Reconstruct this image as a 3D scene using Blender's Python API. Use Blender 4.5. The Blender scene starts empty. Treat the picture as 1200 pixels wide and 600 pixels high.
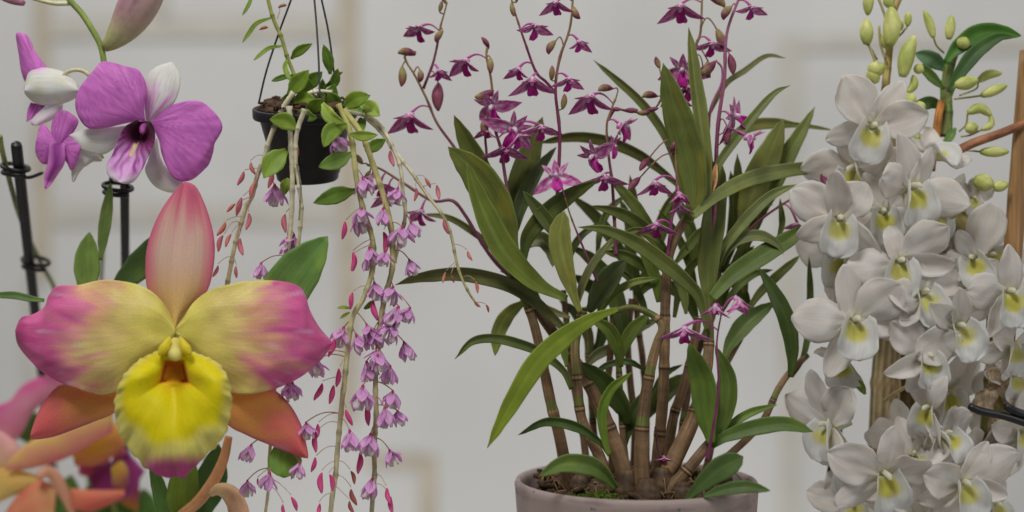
import bpy, math, random
from mathutils import Vector, Matrix, noise
random.seed(7)
PI = math.pi
sc = bpy.context.scene
COL = sc.collection
S = 0.0006            # metres per picture unit on the focus plane
D = 1550.0            # camera distance in the same units
ZC = 0.30             # camera height above the bench
CAM = Vector((0, -D * S, ZC))

def P(x, y, d=0.0):
    f = (D + d) / D
    return Vector(((x - 600) * S * f, d * S, ZC + (300 - y) * S * f))

def lin(v):
    v = v / 255.0
    return v / 12.92 if v <= 0.04045 else ((v + 0.055) / 1.055) ** 2.4
GAIN = 1.55
def c(r, g, b, k=1.0):
    return tuple(min(0.86, lin(q) * GAIN * k) for q in (r, g, b))
def mix(a, b, t):
    t = max(0.0, min(1.0, t))
    return tuple(a[i] * (1 - t) + b[i] * t for i in range(3))
def sst(a, b, x):
    t = max(0.0, min(1.0, (x - a) / (b - a)))
    return t * t * (3 - 2 * t)
def mul(a, k):
    return tuple(min(0.9, q * k) for q in a)

# ------------------------------------------------------------------ materials
def new_mat(name):
    m = bpy.data.materials.new(name); m.use_nodes = True
    nt = m.node_tree; nt.nodes.clear()
    return m, nt, nt.nodes.new, nt.links.new

def organic(name, rough=0.5, transl=0.25, vein=0.15, fu=30.0, fv=2.0, mott=0.12, mscale=60.0, bump=0.15, spec=0.4, sheen=0.0, tint=1.0):
    """pigment from the mesh, modulated by veins running along the surface and by mottling"""
    m, nt, N, L = new_mat(name)
    out = N('ShaderNodeOutputMaterial'); pb = N('ShaderNodeBsdfPrincipled')
    at = N('ShaderNodeAttribute'); at.attribute_name = 'Col'
    uv = N('ShaderNodeUVMap'); uv.uv_map = 'UVMap'
    mp = N('ShaderNodeMapping'); mp.inputs['Scale'].default_value = (fu, fv, 1)
    L(uv.outputs[0], mp.inputs[0])
    n1 = N('ShaderNodeTexNoise'); n1.inputs['Scale'].default_value = 1.0; n1.inputs['Detail'].default_value = 3
    L(mp.outputs[0], n1.inputs['Vector'])
    tc = N('ShaderNodeTexCoord')
    n2 = N('ShaderNodeTexNoise'); n2.inputs['Scale'].default_value = mscale; n2.inputs['Detail'].default_value = 4
    L(tc.outputs['Object'], n2.inputs['Vector'])
    r1 = N('ShaderNodeMapRange'); r1.inputs[1].default_value = 0.3; r1.inputs[2].default_value = 0.7
    r1.inputs[3].default_value = 1 - vein; r1.inputs[4].default_value = 1 + vein
    L(n1.outputs[0], r1.inputs[0])
    r2 = N('ShaderNodeMapRange'); r2.inputs[1].default_value = 0.3; r2.inputs[2].default_value = 0.7
    r2.inputs[3].default_value = 1 - mott; r2.inputs[4].default_value = 1 + mott
    L(n2.outputs[0], r2.inputs[0])
    mm = N('ShaderNodeMath'); mm.operation = 'MULTIPLY'
    L(r1.outputs[0], mm.inputs[0]); L(r2.outputs[0], mm.inputs[1])
    vm = N('ShaderNodeVectorMath'); vm.operation = 'SCALE'
    L(at.outputs['Color'], vm.inputs[0]); L(mm.outputs[0], vm.inputs['Scale'])
    L(vm.outputs[0], pb.inputs['Base Color'])
    pb.inputs['Roughness'].default_value = rough
    pb.inputs['Specular IOR Level'].default_value = spec
    bp = N('ShaderNodeBump'); bp.inputs['Strength'].default_value = bump; bp.inputs['Distance'].default_value = 0.0006
    ad = N('ShaderNodeMath'); L(n1.outputs[0], ad.inputs[0]); L(n2.outputs[0], ad.inputs[1])
    L(ad.outputs[0], bp.inputs['Height']); L(bp.outputs[0], pb.inputs['Normal'])
    if sheen:
        pb.inputs['Sheen Weight'].default_value = sheen
    if transl > 0:
        tr = N('ShaderNodeBsdfTranslucent'); L(vm.outputs[0], tr.inputs['Color'])
        ms = N('ShaderNodeMixShader'); ms.inputs[0].default_value = transl
        L(pb.outputs[0], ms.inputs[1]); L(tr.outputs[0], ms.inputs[2]); L(ms.outputs[0], out.inputs[0])
    else:
        L(pb.outputs[0], out.inputs[0])
    return m

def plain(name, col, rough=0.5, var=0.1, scale=40, bump=0.1, spec=0.5, col2=None, dist=0.001):
    m, nt, N, L = new_mat(name)
    out = N('ShaderNodeOutputMaterial'); pb = N('ShaderNodeBsdfPrincipled')
    tc = N('ShaderNodeTexCoord'); n = N('ShaderNodeTexNoise'); n.inputs['Scale'].default_value = scale; n.inputs['Detail'].default_value = 5
    L(tc.outputs['Object'], n.inputs['Vector'])
    cr = N('ShaderNodeValToRGB')
    a = tuple(q * (1 - var) for q in col); b = col2 or tuple(min(0.9, q * (1 + var)) for q in col)
    cr.color_ramp.elements[0].position = 0.35; cr.color_ramp.elements[0].color = (*a, 1)
    cr.color_ramp.elements[1].position = 0.65; cr.color_ramp.elements[1].color = (*b, 1)
    L(n.outputs[0], cr.inputs[0]); L(cr.outputs[0], pb.inputs['Base Color'])
    pb.inputs['Roughness'].default_value = rough; pb.inputs['Specular IOR Level'].default_value = spec
    bp = N('ShaderNodeBump'); bp.inputs['Strength'].default_value = bump; bp.inputs['Distance'].default_value = dist
    L(n.outputs[0], bp.inputs['Height']); L(bp.outputs[0], pb.inputs['Normal'])
    L(pb.outputs[0], out.inputs[0])
    return m

M = {
    'petal': organic('petal_skin', 0.55, 0.30, 0.10, 26, 2.5, 0.05, 120, 0.12, 0.3, 0.1),
    'white_petal': organic('white_petal_skin', 0.7, 0.48, 0.05, 30, 2.0, 0.03, 150, 0.25, 0.15, 0.1),
    'cattleya': organic('cattleya_petal_skin', 0.5, 0.28, 0.06, 60, 2.0, 0.05, 900, 0.28, 0.3, 0.12),
    'small_flower': organic('speckled_petal_skin', 0.5, 0.25, 0.35, 9, 3.0, 0.25, 500, 0.1, 0.35),
    'bell': organic('bell_petal_skin', 0.6, 0.5, 0.12, 14, 2.0, 0.06, 300, 0.1, 0.3),
    'leaf': organic('leaf_skin', 0.48, 0.14, 0.20, 44, 1.2, 0.18, 70, 0.22, 0.32),
    'cane': organic('cane_skin', 0.62, 0.0, 0.38, 14, 4.0, 0.22, 130, 0.5, 0.3),
    'stem': organic('stem_skin', 0.5, 0.0, 0.15, 6, 8.0, 0.18, 220, 0.2, 0.35),
    'bud': organic('bud_skin', 0.5, 0.12, 0.16, 9, 2.0, 0.10, 220, 0.12, 0.35),
    'black': plain('black_plastic', (0.012, 0.012, 0.013), 0.42, 0.25, 90, 0.1, 0.45),
    'potblack': plain('black_nursery_plastic', (0.011, 0.011, 0.012), 0.45, 0.4, 60, 0.15, 0.35),
    'bark': plain('potting_bark', (0.030, 0.018, 0.011), 0.85, 0.5, 160, 0.8, 0.2, (0.11, 0.06, 0.035)),
    'moss': plain('moss', (0.035, 0.065, 0.006), 0.9, 0.5, 300, 0.9, 0.2, (0.12, 0.18, 0.02)),
    'wall': plain('white_wall_paint', (0.61, 0.605, 0.585), 0.8, 0.05, 2.2, 0.02, 0.2),
    'bench': plain('bench_top', (0.42, 0.41, 0.39), 0.7, 0.05, 20, 0.05, 0.3),
    'beam': plain('tan_frame_timber', (0.50, 0.44, 0.345), 0.7, 0.1, 10, 0.05, 0.2),
    'beam2': plain('pale_frame_timber', (0.555, 0.53, 0.47), 0.7, 0.05, 10, 0.05, 0.2),
}
def bamboo_mat():
    m, nt, N, L = new_mat('bamboo_skin')
    out = N('ShaderNodeOutputMaterial'); pb = N('ShaderNodeBsdfPrincipled')
    tc = N('ShaderNodeTexCoord'); mp = N('ShaderNodeMapping'); mp.inputs['Scale'].default_value = (300, 300, 14)
    n = N('ShaderNodeTexNoise'); n.inputs['Scale'].default_value = 1; n.inputs['Detail'].default_value = 4
    L(tc.outputs['Object'], mp.inputs[0]); L(mp.outputs[0], n.inputs['Vector'])
    cr = N('ShaderNodeValToRGB'); cr.color_ramp.elements[0].position = 0.3; cr.color_ramp.elements[1].position = 0.75
    cr.color_ramp.elements[0].color = (0.20, 0.095, 0.030, 1); cr.color_ramp.elements[1].color = (0.46, 0.27, 0.11, 1)
    L(n.outputs[0], cr.inputs[0]); L(cr.outputs[0], pb.inputs['Base Color'])
    pb.inputs['Roughness'].default_value = 0.5
    L(pb.outputs[0], out.inputs[0]); return m
M['bamboo'] = bamboo_mat()
def concrete_mat():
    m, nt, N, L = new_mat('pinkish_concrete')
    out = N('ShaderNodeOutputMaterial'); pb = N('ShaderNodeBsdfPrincipled')
    tc = N('ShaderNodeTexCoord')
    n = N('ShaderNodeTexNoise'); n.inputs['Scale'].default_value = 28; n.inputs['Detail'].default_value = 6
    mp = N('ShaderNodeMapping'); mp.inputs['Scale'].default_value = (14, 14, 120)
    n3 = N('ShaderNodeTexNoise'); n3.inputs['Scale'].default_value = 1; n3.inputs['Detail'].default_value = 4
    v = N('ShaderNodeTexVoronoi'); v.inputs['Scale'].default_value = 95
    L(tc.outputs['Object'], n.inputs['Vector']); L(tc.outputs['Object'], v.inputs['Vector'])
    L(tc.outputs['Object'], mp.inputs[0]); L(mp.outputs[0], n3.inputs['Vector'])
    ad = N('ShaderNodeMath'); ad.operation = 'ADD'; L(n.outputs[0], ad.inputs[0]); L(n3.outputs[0], ad.inputs[1])
    cr = N('ShaderNodeValToRGB'); e = cr.color_ramp.elements
    e[0].position = 0.75; e[0].color = (0.185, 0.130, 0.121, 1); e[1].position = 1.25 if False else 1.0; e[1].color = (0.35, 0.275, 0.255, 1)
    L(ad.outputs[0], cr.inputs[0])
    pr = N('ShaderNodeValToRGB'); pr.color_ramp.elements[0].position = 0.05; pr.color_ramp.elements[1].position = 0.13
    pr.color_ramp.elements[0].color = (0.35, 0.35, 0.35, 1); pr.color_ramp.elements[1].color = (1, 1, 1, 1)
    L(v.outputs['Distance'], pr.inputs[0])
    mx = N('ShaderNodeMix'); mx.data_type = 'RGBA'; mx.blend_type = 'MULTIPLY'; mx.inputs[0].default_value = 1
    L(cr.outputs[0], mx.inputs[6]); L(pr.outputs[0], mx.inputs[7]); L(mx.outputs[2], pb.inputs['Base Color'])
    bp = N('ShaderNodeBump'); bp.inputs['Strength'].default_value = 0.35; bp.inputs['Distance'].default_value = 0.001
    L(ad.outputs[0], bp.inputs['Height']); L(bp.outputs[0], pb.inputs['Normal'])
    pb.inputs['Roughness'].default_value = 0.75
    L(pb.outputs[0], out.inputs[0]); return m
M['concrete'] = concrete_mat()

# ------------------------------------------------------------------ object helpers
class MB:
    def __init__(s):
        s.v = []; s.f = []; s.c = []; s.uv = []
    def grid(s, pts, cols, uvs, th, closed_u=False):
        """closed sheet from a grid pts[j][i]; th = thickness in metres"""
        nv = len(pts); nu = len(pts[0]); b = len(s.v)
        nor = []
        for j in range(nv):
            row = []
            for i in range(nu):
                if closed_u: a = pts[j][(i + 1) % nu] - pts[j][(i - 1) % nu]
                else: a = pts[j][min(i + 1, nu - 1)] - pts[j][max(i - 1, 0)]
                e = pts[min(j + 1, nv - 1)][i] - pts[max(j - 1, 0)][i]
                n = a.cross(e)
                row.append(n.normalized() if n.length > 1e-12 else Vector((0, -1, 0)))
            nor.append(row)
        for side in (0.5, -0.5):
            for j in range(nv):
                for i in range(nu):
                    edge = 1.0
                    if not closed_u and (i in (0, nu - 1)): edge = 0.35
                    if j in (0, nv - 1): edge = min(edge, 0.35)
                    s.v.append(pts[j][i] + nor[j][i] * (th * side * edge)); s.c.append(cols[j][i]); s.uv.append(uvs[j][i])
        k = nv * nu
        W = nu if closed_u else nu - 1
        for j in range(nv - 1):
            for i in range(W):
                i2 = (i + 1) % nu
                a, bb, cc, dd = b + j * nu + i, b + j * nu + i2, b + (j + 1) * nu + i2, b + (j + 1) * nu + i
                s.f.append((a, bb, cc, dd)); s.f.append((a + k, dd + k, cc + k, bb + k))
        for i in range(W):
            i2 = (i + 1) % nu
            s.f.append((b + i2, b + i, b + i + k, b + i2 + k))
            o = (nv - 1) * nu
            s.f.append((b + o + i, b + o + i2, b + o + i2 + k, b + o + i + k))
        if not closed_u:
            for j in range(nv - 1):
                s.f.append((b + j * nu, b + (j + 1) * nu, b + (j + 1) * nu + k, b + j * nu + k))
                o = nu - 1
                s.f.append((b + (j + 1) * nu + o, b + j * nu + o, b + j * nu + o + k, b + (j + 1) * nu + o + k))
    def tube(s, pts, rad, col, n=8, flat=1.0):
        """pts list of Vectors, rad list or float (m), col tuple or function of t"""
        m = len(pts); b = len(s.v)
        if not isinstance(rad, (list, tuple)): rad = [rad] * m
        t0 = (pts[1] - pts[0]).normalized()
        ref = Vector((0, 1, 0)) if abs(t0.y) < 0.9 else Vector((1, 0, 0))
        x = t0.cross(ref).normalized()
        for j in range(m):
            t = (pts[min(j + 1, m - 1)] - pts[max(j - 1, 0)])
            t = t.normalized() if t.length > 1e-12 else t0
            x = (x - t * x.dot(t)).normalized(); y = t.cross(x)
            tt = j / (m - 1); cc = col(tt) if callable(col) else col
            for i in range(n):
                a = 2 * PI * i / n
                s.v.append(pts[j] + (x * math.cos(a) + y * math.sin(a) * flat) * rad[j]); s.c.append(cc); s.uv.append((i / n, tt))
        for j in range(m - 1):
            for i in range(n):
                i2 = (i + 1) % n
                s.f.append((b + j * n + i, b + j * n + i2, b + (j + 1) * n + i2, b + (j + 1) * n + i))
        s.f.append(tuple(b + i for i in reversed(range(n))))
        s.f.append(tuple(b + (m - 1) * n + i for i in range(n)))
    def lathe(s, prof, centre, n=64, col=(0.5, 0.5, 0.5), rot=None):
        b = len(s.v); m = len(prof)
        for j, (r, z) in enumerate(prof):
            for i in range(n):
                a = 2 * PI * i / n
                p = Vector((r * math.cos(a), r * math.sin(a), z))
                if rot: p = rot @ p
                s.v.append(centre + p); s.c.append(col); s.uv.append((i / n, j / m))
        for j in range(m - 1):
            for i in range(n):
                i2 = (i + 1) % n
                s.f.append((b + j * n + i, b + j * n + i2, b + (j + 1) * n + i2, b + (j + 1) * n + i))
        s.f.append(tuple(b + i for i in reversed(range(n))))
        s.f.append(tuple(b + (m - 1) * n + i for i in range(n)))
    def box(s, lo, hi, col=(0.5, 0.5, 0.5)):
        b = len(s.v)
        for z in (lo.z, hi.z):
            for (x, y) in ((lo.x, lo.y), (hi.x, lo.y), (hi.x, hi.y), (lo.x, hi.y)):
                s.v.append(Vector((x, y, z))); s.c.append(col); s.uv.append((0, 0))
        for f in ((3, 2, 1, 0), (4, 5, 6, 7), (0, 1, 5, 4), (1, 2, 6, 5), (2, 3, 7, 6), (3, 0, 4, 7)):
            s.f.append(tuple(b + q for q in f))
    def mesh(s, name, mat, origin=Vector((0, 0, 0)), smooth=True):
        me = bpy.data.meshes.new(name)
        me.from_pydata([tuple(p - origin) for p in s.v], [], s.f)
        ca = me.color_attributes.new('Col', 'FLOAT_COLOR', 'POINT')
        ca.data.foreach_set('color', [q for cc in s.c for q in (cc[0], cc[1], cc[2], 1.0)])
        ul = me.uv_layers.new(name='UVMap')
        flat = []
        for l in me.loops: flat.extend(s.uv[l.vertex_index])
        ul.data.foreach_set('uv', flat)
        me.polygons.foreach_set('use_smooth', [smooth] * len(me.polygons))
        me.materials.append(mat)
        return me
    def build(s, name, mat, parent=None, root=None, smooth=True):
        org = root.location if root else Vector((0, 0, 0))
        o = bpy.data.objects.new(name, s.mesh(name, mat, org, smooth)); COL.objects.link(o)
        if parent: o.parent = parent
        return o

def tag(o, label=None, cat=None, group=None, kind=None):
    if label: o['label'] = label
    if cat: o['category'] = cat
    if group: o['group'] = group
    if kind: o['kind'] = kind
    return o
def thing(name, loc, label, cat, group=None):
    o = bpy.data.objects.new(name, None); COL.objects.link(o); o.location = loc; o.empty_display_size = 0.02
    return tag(o, label, cat, group)
def inst(name, mesh, parent, root, mat4):
    o = bpy.data.objects.new(name, mesh); COL.objects.link(o); o.parent = parent
    o.matrix_basis = Matrix.Translation(-root.location) @ mat4
    return o

# ------------------------------------------------------------------ curve + sheet helpers
def spline(pts, n):
    """Catmull-Rom through Vectors, resampled evenly to n points"""
    if len(pts) == 2: dense = [pts[0].lerp(pts[1], i / 40) for i in range(41)]
    else:
        q = [pts[0] * 2 - pts[1]] + list(pts) + [pts[-1] * 2 - pts[-2]]
        dense = []
        for k in range(1, len(q) - 2):
            p0, p1, p2, p3 = q[k - 1], q[k], q[k + 1], q[k + 2]
            for i in range(16):
                t = i / 16
                dense.append(0.5 * ((2 * p1) + (p2 - p0) * t + (2 * p0 - 5 * p1 + 4 * p2 - p3) * t * t + (3 * p1 - p0 - 3 * p2 + p3) * t ** 3))
        dense.append(pts[-1])
    L = [0.0]
    for i in range(1, len(dense)): L.append(L[-1] + (dense[i] - dense[i - 1]).length)
    out = []; k = 0
    for i in range(n):
        t = L[-1] * i / (n - 1)
        while k < len(L) - 2 and L[k + 1] < t: k += 1
        d = L[k + 1] - L[k]
        out.append(dense[k].lerp(dense[k + 1], (t - L[k]) / d if d > 1e-12 else 0))
    return out
def interp(tab, s):
    for k in range(len(tab) - 1):
        a, b = tab[k], tab[k + 1]
        if s <= b[0]:
            t = (s - a[0]) / (b[0] - a[0]); t2 = t * t * (3 - 2 * t) * 0.5 + t * 0.5
            return a[1] + (b[1] - a[1]) * t2
    return tab[-1][1]
def path(xy, d0, d1, n, bow=0.0):
    m = len(xy)
    return spline([P(x, y, d0 + (d1 - d0) * i / (m - 1) + bow * math.sin(PI * i / (m - 1))) for i, (x, y) in enumerate(xy)], n)

LEAF_PROF = [(0, .30), (.08, .42), (.25, .78), (.45, 1.0), (.65, .93), (.82, .66), (.93, .34), (1, .02)]
PADDLE = [(0, .22), (.15, .36), (.4, .75), (.65, 1.0), (.82, .93), (.93, .6), (1, .05)]
LANCE = [(0, .25), (.1, .40), (.3, .85), (.5, 1.0), (.7, .8), (.87, .45), (1, .02)]
STRAP = [(0, .45), (.1, .6), (.3, .9), (.55, 1.0), (.78, .85), (.9, .55), (1, .03)]

def leaf(mb, pts, hw, roll=0.0, fold=0.25, prof=LEAF_PROF, colr=(0.1, 0.15, 0.04), th=0.0005, nu=11, wav=0.05, edge=1.25, rib=1.4, twist=0.0, seed=0):
    """blade along a 3-D midrib; hw in metres; roll turns the face about the midrib"""
    nv = len(pts); rows = []; cols = []; uvs = []
    ph = seed * 1.7
    for j in range(nv):
        t = (pts[min(j + 1, nv - 1)] - pts[max(j - 1, 0)]).normalized()
        v = (CAM - pts[j]).normalized()
        side = t.cross(v)
        side = side.normalized() if side.length > 1e-6 else Vector((1, 0, 0))
        nn = side.cross(t).normalized()
        s_ = j / (nv - 1)
        r = roll + twist * (s_ - 0.5)
        sd = side * math.cos(r) + nn * math.sin(r)
        nr = nn * math.cos(r) - side * math.sin(r)
        w = hw * interp(prof, s_)
        row = []; cr = []; ur = []
        for i in range(nu):
            u = -1 + 2 * i / (nu - 1)
            off = fold * (abs(u) ** 1.3) * w + wav * w * u * math.sin(s_ * 9 + ph)
            row.append(pts[j] + sd * (u * w) + nr * off)
            k = 1 + 0.10 * noise.noise(Vector((u * 1.5 + seed, s_ * 5, seed * .37)))
            cc = mul(colr, k)
            if abs(u) < 0.13: cc = mix(cc, mul(colr, rib), 0.8)
            if abs(u) > 0.95: cc = mul(cc, edge)
            cc = mix(cc, mul(colr, 1.35), sst(0.25, 0.0, s_) * 0.5)
            cc = mul(cc, 1 + .09 * math.sin(u * 23 + seed) * noise.noise(Vector((u * 3, s_ * 2.5, seed + 5))) * 2)
            if seed % 3 == 0: cc = mix(cc, (.16, .10, .05), sst(.955, .99, s_ + .02 * noise.noise(Vector((u * 4, seed, 0)))))
            yl = noise.noise(Vector((u * 1.2 + seed * 3.3, s_ * 4, 9 + seed))); cc = mix(cc, (colr[0] * 1.9, colr[1] * 1.45, colr[2] * .9), sst(.25, .6, yl) * .45)
            sp = noise.noise(Vector((u * 6 + seed * 2, s_ * 30, 3))); cc = mix(cc, mul(colr, .45), sst(.62, .75, sp) * .7)
            cr.append(cc); ur.append((0.5 + u / 2, s_))
        rows.append(row); cols.append(cr); uvs.append(ur)
    mb.grid(rows, cols, uvs, th)

def sheet(mb, A, B, dep, colf, nu=24, nv=24, th=0.0006, ruffle=0.0, rfreq=9.0, seed=0.0):
    """petal between two traced edges A and B (picture units), dep(s,u) = depth, u in -1..1, s along"""
    a = spline([Vector((x, y, 0)) for x, y in A], nv); b = spline([Vector((x, y, 0)) for x, y in B], nv)
    rows = []; cols = []; uvs = []
    for j in range(nv):
        s = j / (nv - 1); row = []; cr = []; ur = []
        for i in range(nu):
            u = -1 + 2 * i / (nu - 1)
            q = a[j].lerp(b[j], (u + 1) / 2)
            d = dep(s, u) + ruffle * (abs(u) ** 3 * math.sin(s * rfreq + seed + u) + 0.4 * noise.noise(Vector((q.x * .05, q.y * .05, seed))) )
            row.append(P(q.x, q.y, d)); cr.append(colf(s, u, q)); ur.append(((u + 1) / 2, s))
        rows.append(row); cols.append(cr); uvs.append(ur)
    mb.grid(rows, cols, uvs, th)

def fpetal(mb, phi, L, W, theta, bend, cup, prof, colf, nu=7, nv=10, th=0.012, ruffle=0.0, base=0.05, seed=0.0, twist=0.0, curl=0.0, groove=0.0, crease=0.0):
    """petal in flower space: flower faces +Z, phi in the face plane, theta = opening from the axis"""
    a = Vector((math.cos(phi), math.sin(phi), 0)); Z = Vector((0, 0, 1)); side = Z.cross(a)
    pos = a * base; rows = []; cols = []; uvs = []
    for j in range(nv):
        s = j / (nv - 1)
        th_ = theta + bend * s
        dr = a * math.sin(th_) + Z * math.cos(th_)
        n = Z * math.sin(th_) - a * math.cos(th_)
        if j: pos = pos + dr * (L / (nv - 1))
        w = W * interp(prof, s); row = []; cr = []; ur = []
        cu = cup(s) if callable(cup) else cup
        tw = twist * s
        sd = side * math.cos(tw) + n * math.sin(tw); n2 = n * math.cos(tw) - side * math.sin(tw)
        for i in range(nu):
            u = -1 + 2 * i / (nu - 1)
            off = cu * u * u * w + ruffle * W * abs(u) ** 2 * math.sin(s * 11 + seed + 2 * u) + curl * W * math.sin(s * 4 + seed) * u
            off -= groove * W * math.exp(-(u / .14) ** 2) * min(1, 5 * s) * (1 - s)
            off += crease * W * noise.noise(Vector((u * 2.2 + seed, s * 3.5, seed * .7)))
            uu = u * (1 - 0.25 * min(1.0, abs(cu)) * u * u)
            row.append(pos + sd * (uu * w) + n2 * off); cr.append(colf(s, u)); ur.append(((u + 1) / 2, s))
        rows.append(row); cols.append(cr); uvs.append(ur)
    mb.grid(rows, cols, uvs, th)

def frame(face, up=(0, 0, 1), roll=0.0):
    """rotation whose Z looks along face; face given as (right, up, towards camera)"""
    z = Vector((face[0], -face[2], face[1])).normalized()
    u = Vector(up)
    if abs(z.dot(u)) > 0.95: u = Vector((0, 1, 0.2))
    y = (u - z * u.dot(z)).normalized(); x = y.cross(z)
    R = Matrix((x, y, z)).transposed().to_4x4()
    return R @ Matrix.Rotation(roll, 4, 'Z')
def place(x, y, d, size, face, roll=0.0):
    f = (D + d) / D
    return Matrix.Translation(P(x, y, d)) @ frame(face, roll=roll) @ Matrix.Scale(size * S * f, 4)
def R(a): return math.radians(a)
def nearest(pts, p):
    return min(range(len(pts)), key=lambda i: (pts[i] - p).length_squared)
def arc(a, b, sag, n=9):
    """curved pedicel from a to b, bulging by the vector sag"""
    return [a.lerp(b, i / (n - 1)) + sag * math.sin(PI * i / (n - 1)) for i in range(n)]

# ================================================================== SETTING
def slab(name, x0, y0, x1, y1, d0, d1, mat, kind=None):
    a = P(x0, y1, d0); b = P(x1, y0, d0)
    mb = MB(); mb.box(Vector((a.x, d0 * S, a.z)), Vector((b.x, d1 * S, b.z)))
    o = mb.build(name, M[mat], smooth=False)
    if kind: tag(o, kind=kind)
    return o
slab('wall', -900, -600, 2100, 1000, 4000, 4060, 'wall', 'structure')
mb = MB(); mb.box(Vector((-0.75, -0.25, -0.03)), Vector((0.75, 0.42, 0.0)))
tag(mb.build('tabletop', M['bench'], smooth=False), kind='structure')
fr = thing('window_frame', P(403, 500, 3990), 'blurred tan timber frame of posts and rails across the white wall behind', 'frame')
def framebar(nm, x0, y0, x1, y1, d0, d1, mat):
    o = slab(nm, x0, y0, x1, y1, d0, d1, mat); o.parent = fr; o.location = -fr.location
framebar('post', 398, -120, 418, 492, 3984, 3996, 'beam')
framebar('post', 40, -60, 57, 330, 3984, 3996, 'beam')
framebar('rail', 57.5, 20, 397.5, 44, 3984, 3996, 'beam2')
framebar('rail', 57.5, 242, 397.5, 262, 3984, 3996, 'beam2')
framebar('rail', 430, 534, 492.5, 548, 3984, 3996, 'beam')
framebar('post', 493, 536, 511, 720, 3984, 3996, 'beam')
framebar('post', 916, 42, 936, 760, 3984, 3996, 'beam2')
framebar('rail', 936.5, 42, 1300, 58, 3984, 3996, 'beam2')
framebar('post', 186, -100, 196, 23.5, 3984, 3996, 'beam2')
framebar('post', 30, 331, 40, 700, 3984, 3996, 'beam2')

# ================================================================== FLOWER POT
PX, PY = 745, 561
pc = P(PX, PY, 0)
pot_h = pc.z
pot = thing('flower_pot', Vector((pc.x, pc.y, 0)), 'wide pinkish grey concrete pot, pitted, holding the many caned purple orchid', 'flower pot')
mb = MB(); r = 142 * S
prof = [(r * .80, 0), (r * .84, 0.004), (r * .965, pot_h * .8), (r * .985, pot_h - 0.006), (r * .99, pot_h - 0.003), (r * .975, pot_h), (r * .945, pot_h), (r * .93, pot_h - 0.003),
        (r * .915, pot_h - 0.02), (r * .9, pot_h - 0.045)]
prof = [(a, b) for a, b in prof]
mb.lathe([(a * 1.012, b) for a, b in prof], Vector((pc.x, pc.y, 0)), 96)
mb.build('pot_body', M['concrete'], pot, pot)
# potting mix: lumpy disc plus bark chips
soil_z = pot_h - 0.013
mb = MB(); rows = []; n = 40
for j in range(15):
    row = []
    for i in range(n):
        a = 2 * PI * i / n; rr = r * .905 * j / 14 + 0.0005
        x = pc.x + rr * math.cos(a); y = pc.y + rr * math.sin(a)
        h = soil_z + 0.006 * noise.noise(Vector((x * 60, y * 60, 3))) + 0.004 * noise.noise(Vector((x * 170, y * 170, 1))) + 0.012 * (1 - j / 14)
        row.append(Vector((x, y, h)))
    rows.append(row)
mb.grid(rows, [[(0.1, 0.1, 0.1)] * n] * 15, [[(0, 0)] * n] * 15, 0.001, closed_u=True)
rnd = random.Random(3)
def chip(mb, p, sz, rn):
    ax = Vector((rn.uniform(-1, 1), rn.uniform(-1, 1), rn.uniform(-.4, .6))).normalized()
    L_ = sz * rn.uniform(.6, 1.8); k = 5
    pts = [p + ax * (L_ * (i / (k - 1) - .5)) + Vector((rn.uniform(-1, 1), rn.uniform(-1, 1), rn.uniform(-1, 1))) * sz * .06 for i in range(k)]
    mb.tube(pts, [sz * q * rn.uniform(.7, 1.2) for q in (.12, .26, .3, .24, .08)], (0.1, 0.1, 0.1), 6, rn.uniform(.4, .9))
for k in range(230):
    a = rnd.uniform(0, 2 * PI); rr = r * .88 * math.sqrt(rnd.random())
    chip(mb, Vector((pc.x + rr * math.cos(a), pc.y + rr * math.sin(a), soil_z + 0.003 + 0.01 * (1 - rr / r) + rnd.uniform(0, .006))), rnd.uniform(.005, .013), rnd)
soil = mb.build('potting_bark', M['bark'])
tag(soil, 'dark bark chips filling the wide concrete pot around the orchid canes', 'potting bark', kind='stuff')
mb = MB()
for k in range(420):
    x = rnd.gauss(705, 22); dd = rnd.gauss(-100, 14)
    if (x - PX) ** 2 + dd ** 2 > 125 ** 2: continue
    b0 = P(x, 561, dd); b0.z = soil_z + 0.006 + rnd.uniform(-.001, .006) * max(0, 1 - abs(x - 705) / 50)
    for q in range(3):
        tip = b0 + Vector((rnd.uniform(-1, 1), rnd.uniform(-1, 1), rnd.uniform(.5, 1.4))) * 0.0028
        mb.tube([b0, b0.lerp(tip, .5) + Vector((rnd.uniform(-1, 1) * .0004, 0, 0)), tip], [.0006, .0007, .0002], (0.1, 0.1, 0.1), 4)
tag(mb.build('moss', M['moss']), 'bright green moss on the bark at the near side of the concrete pot', 'moss', kind='stuff')

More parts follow.
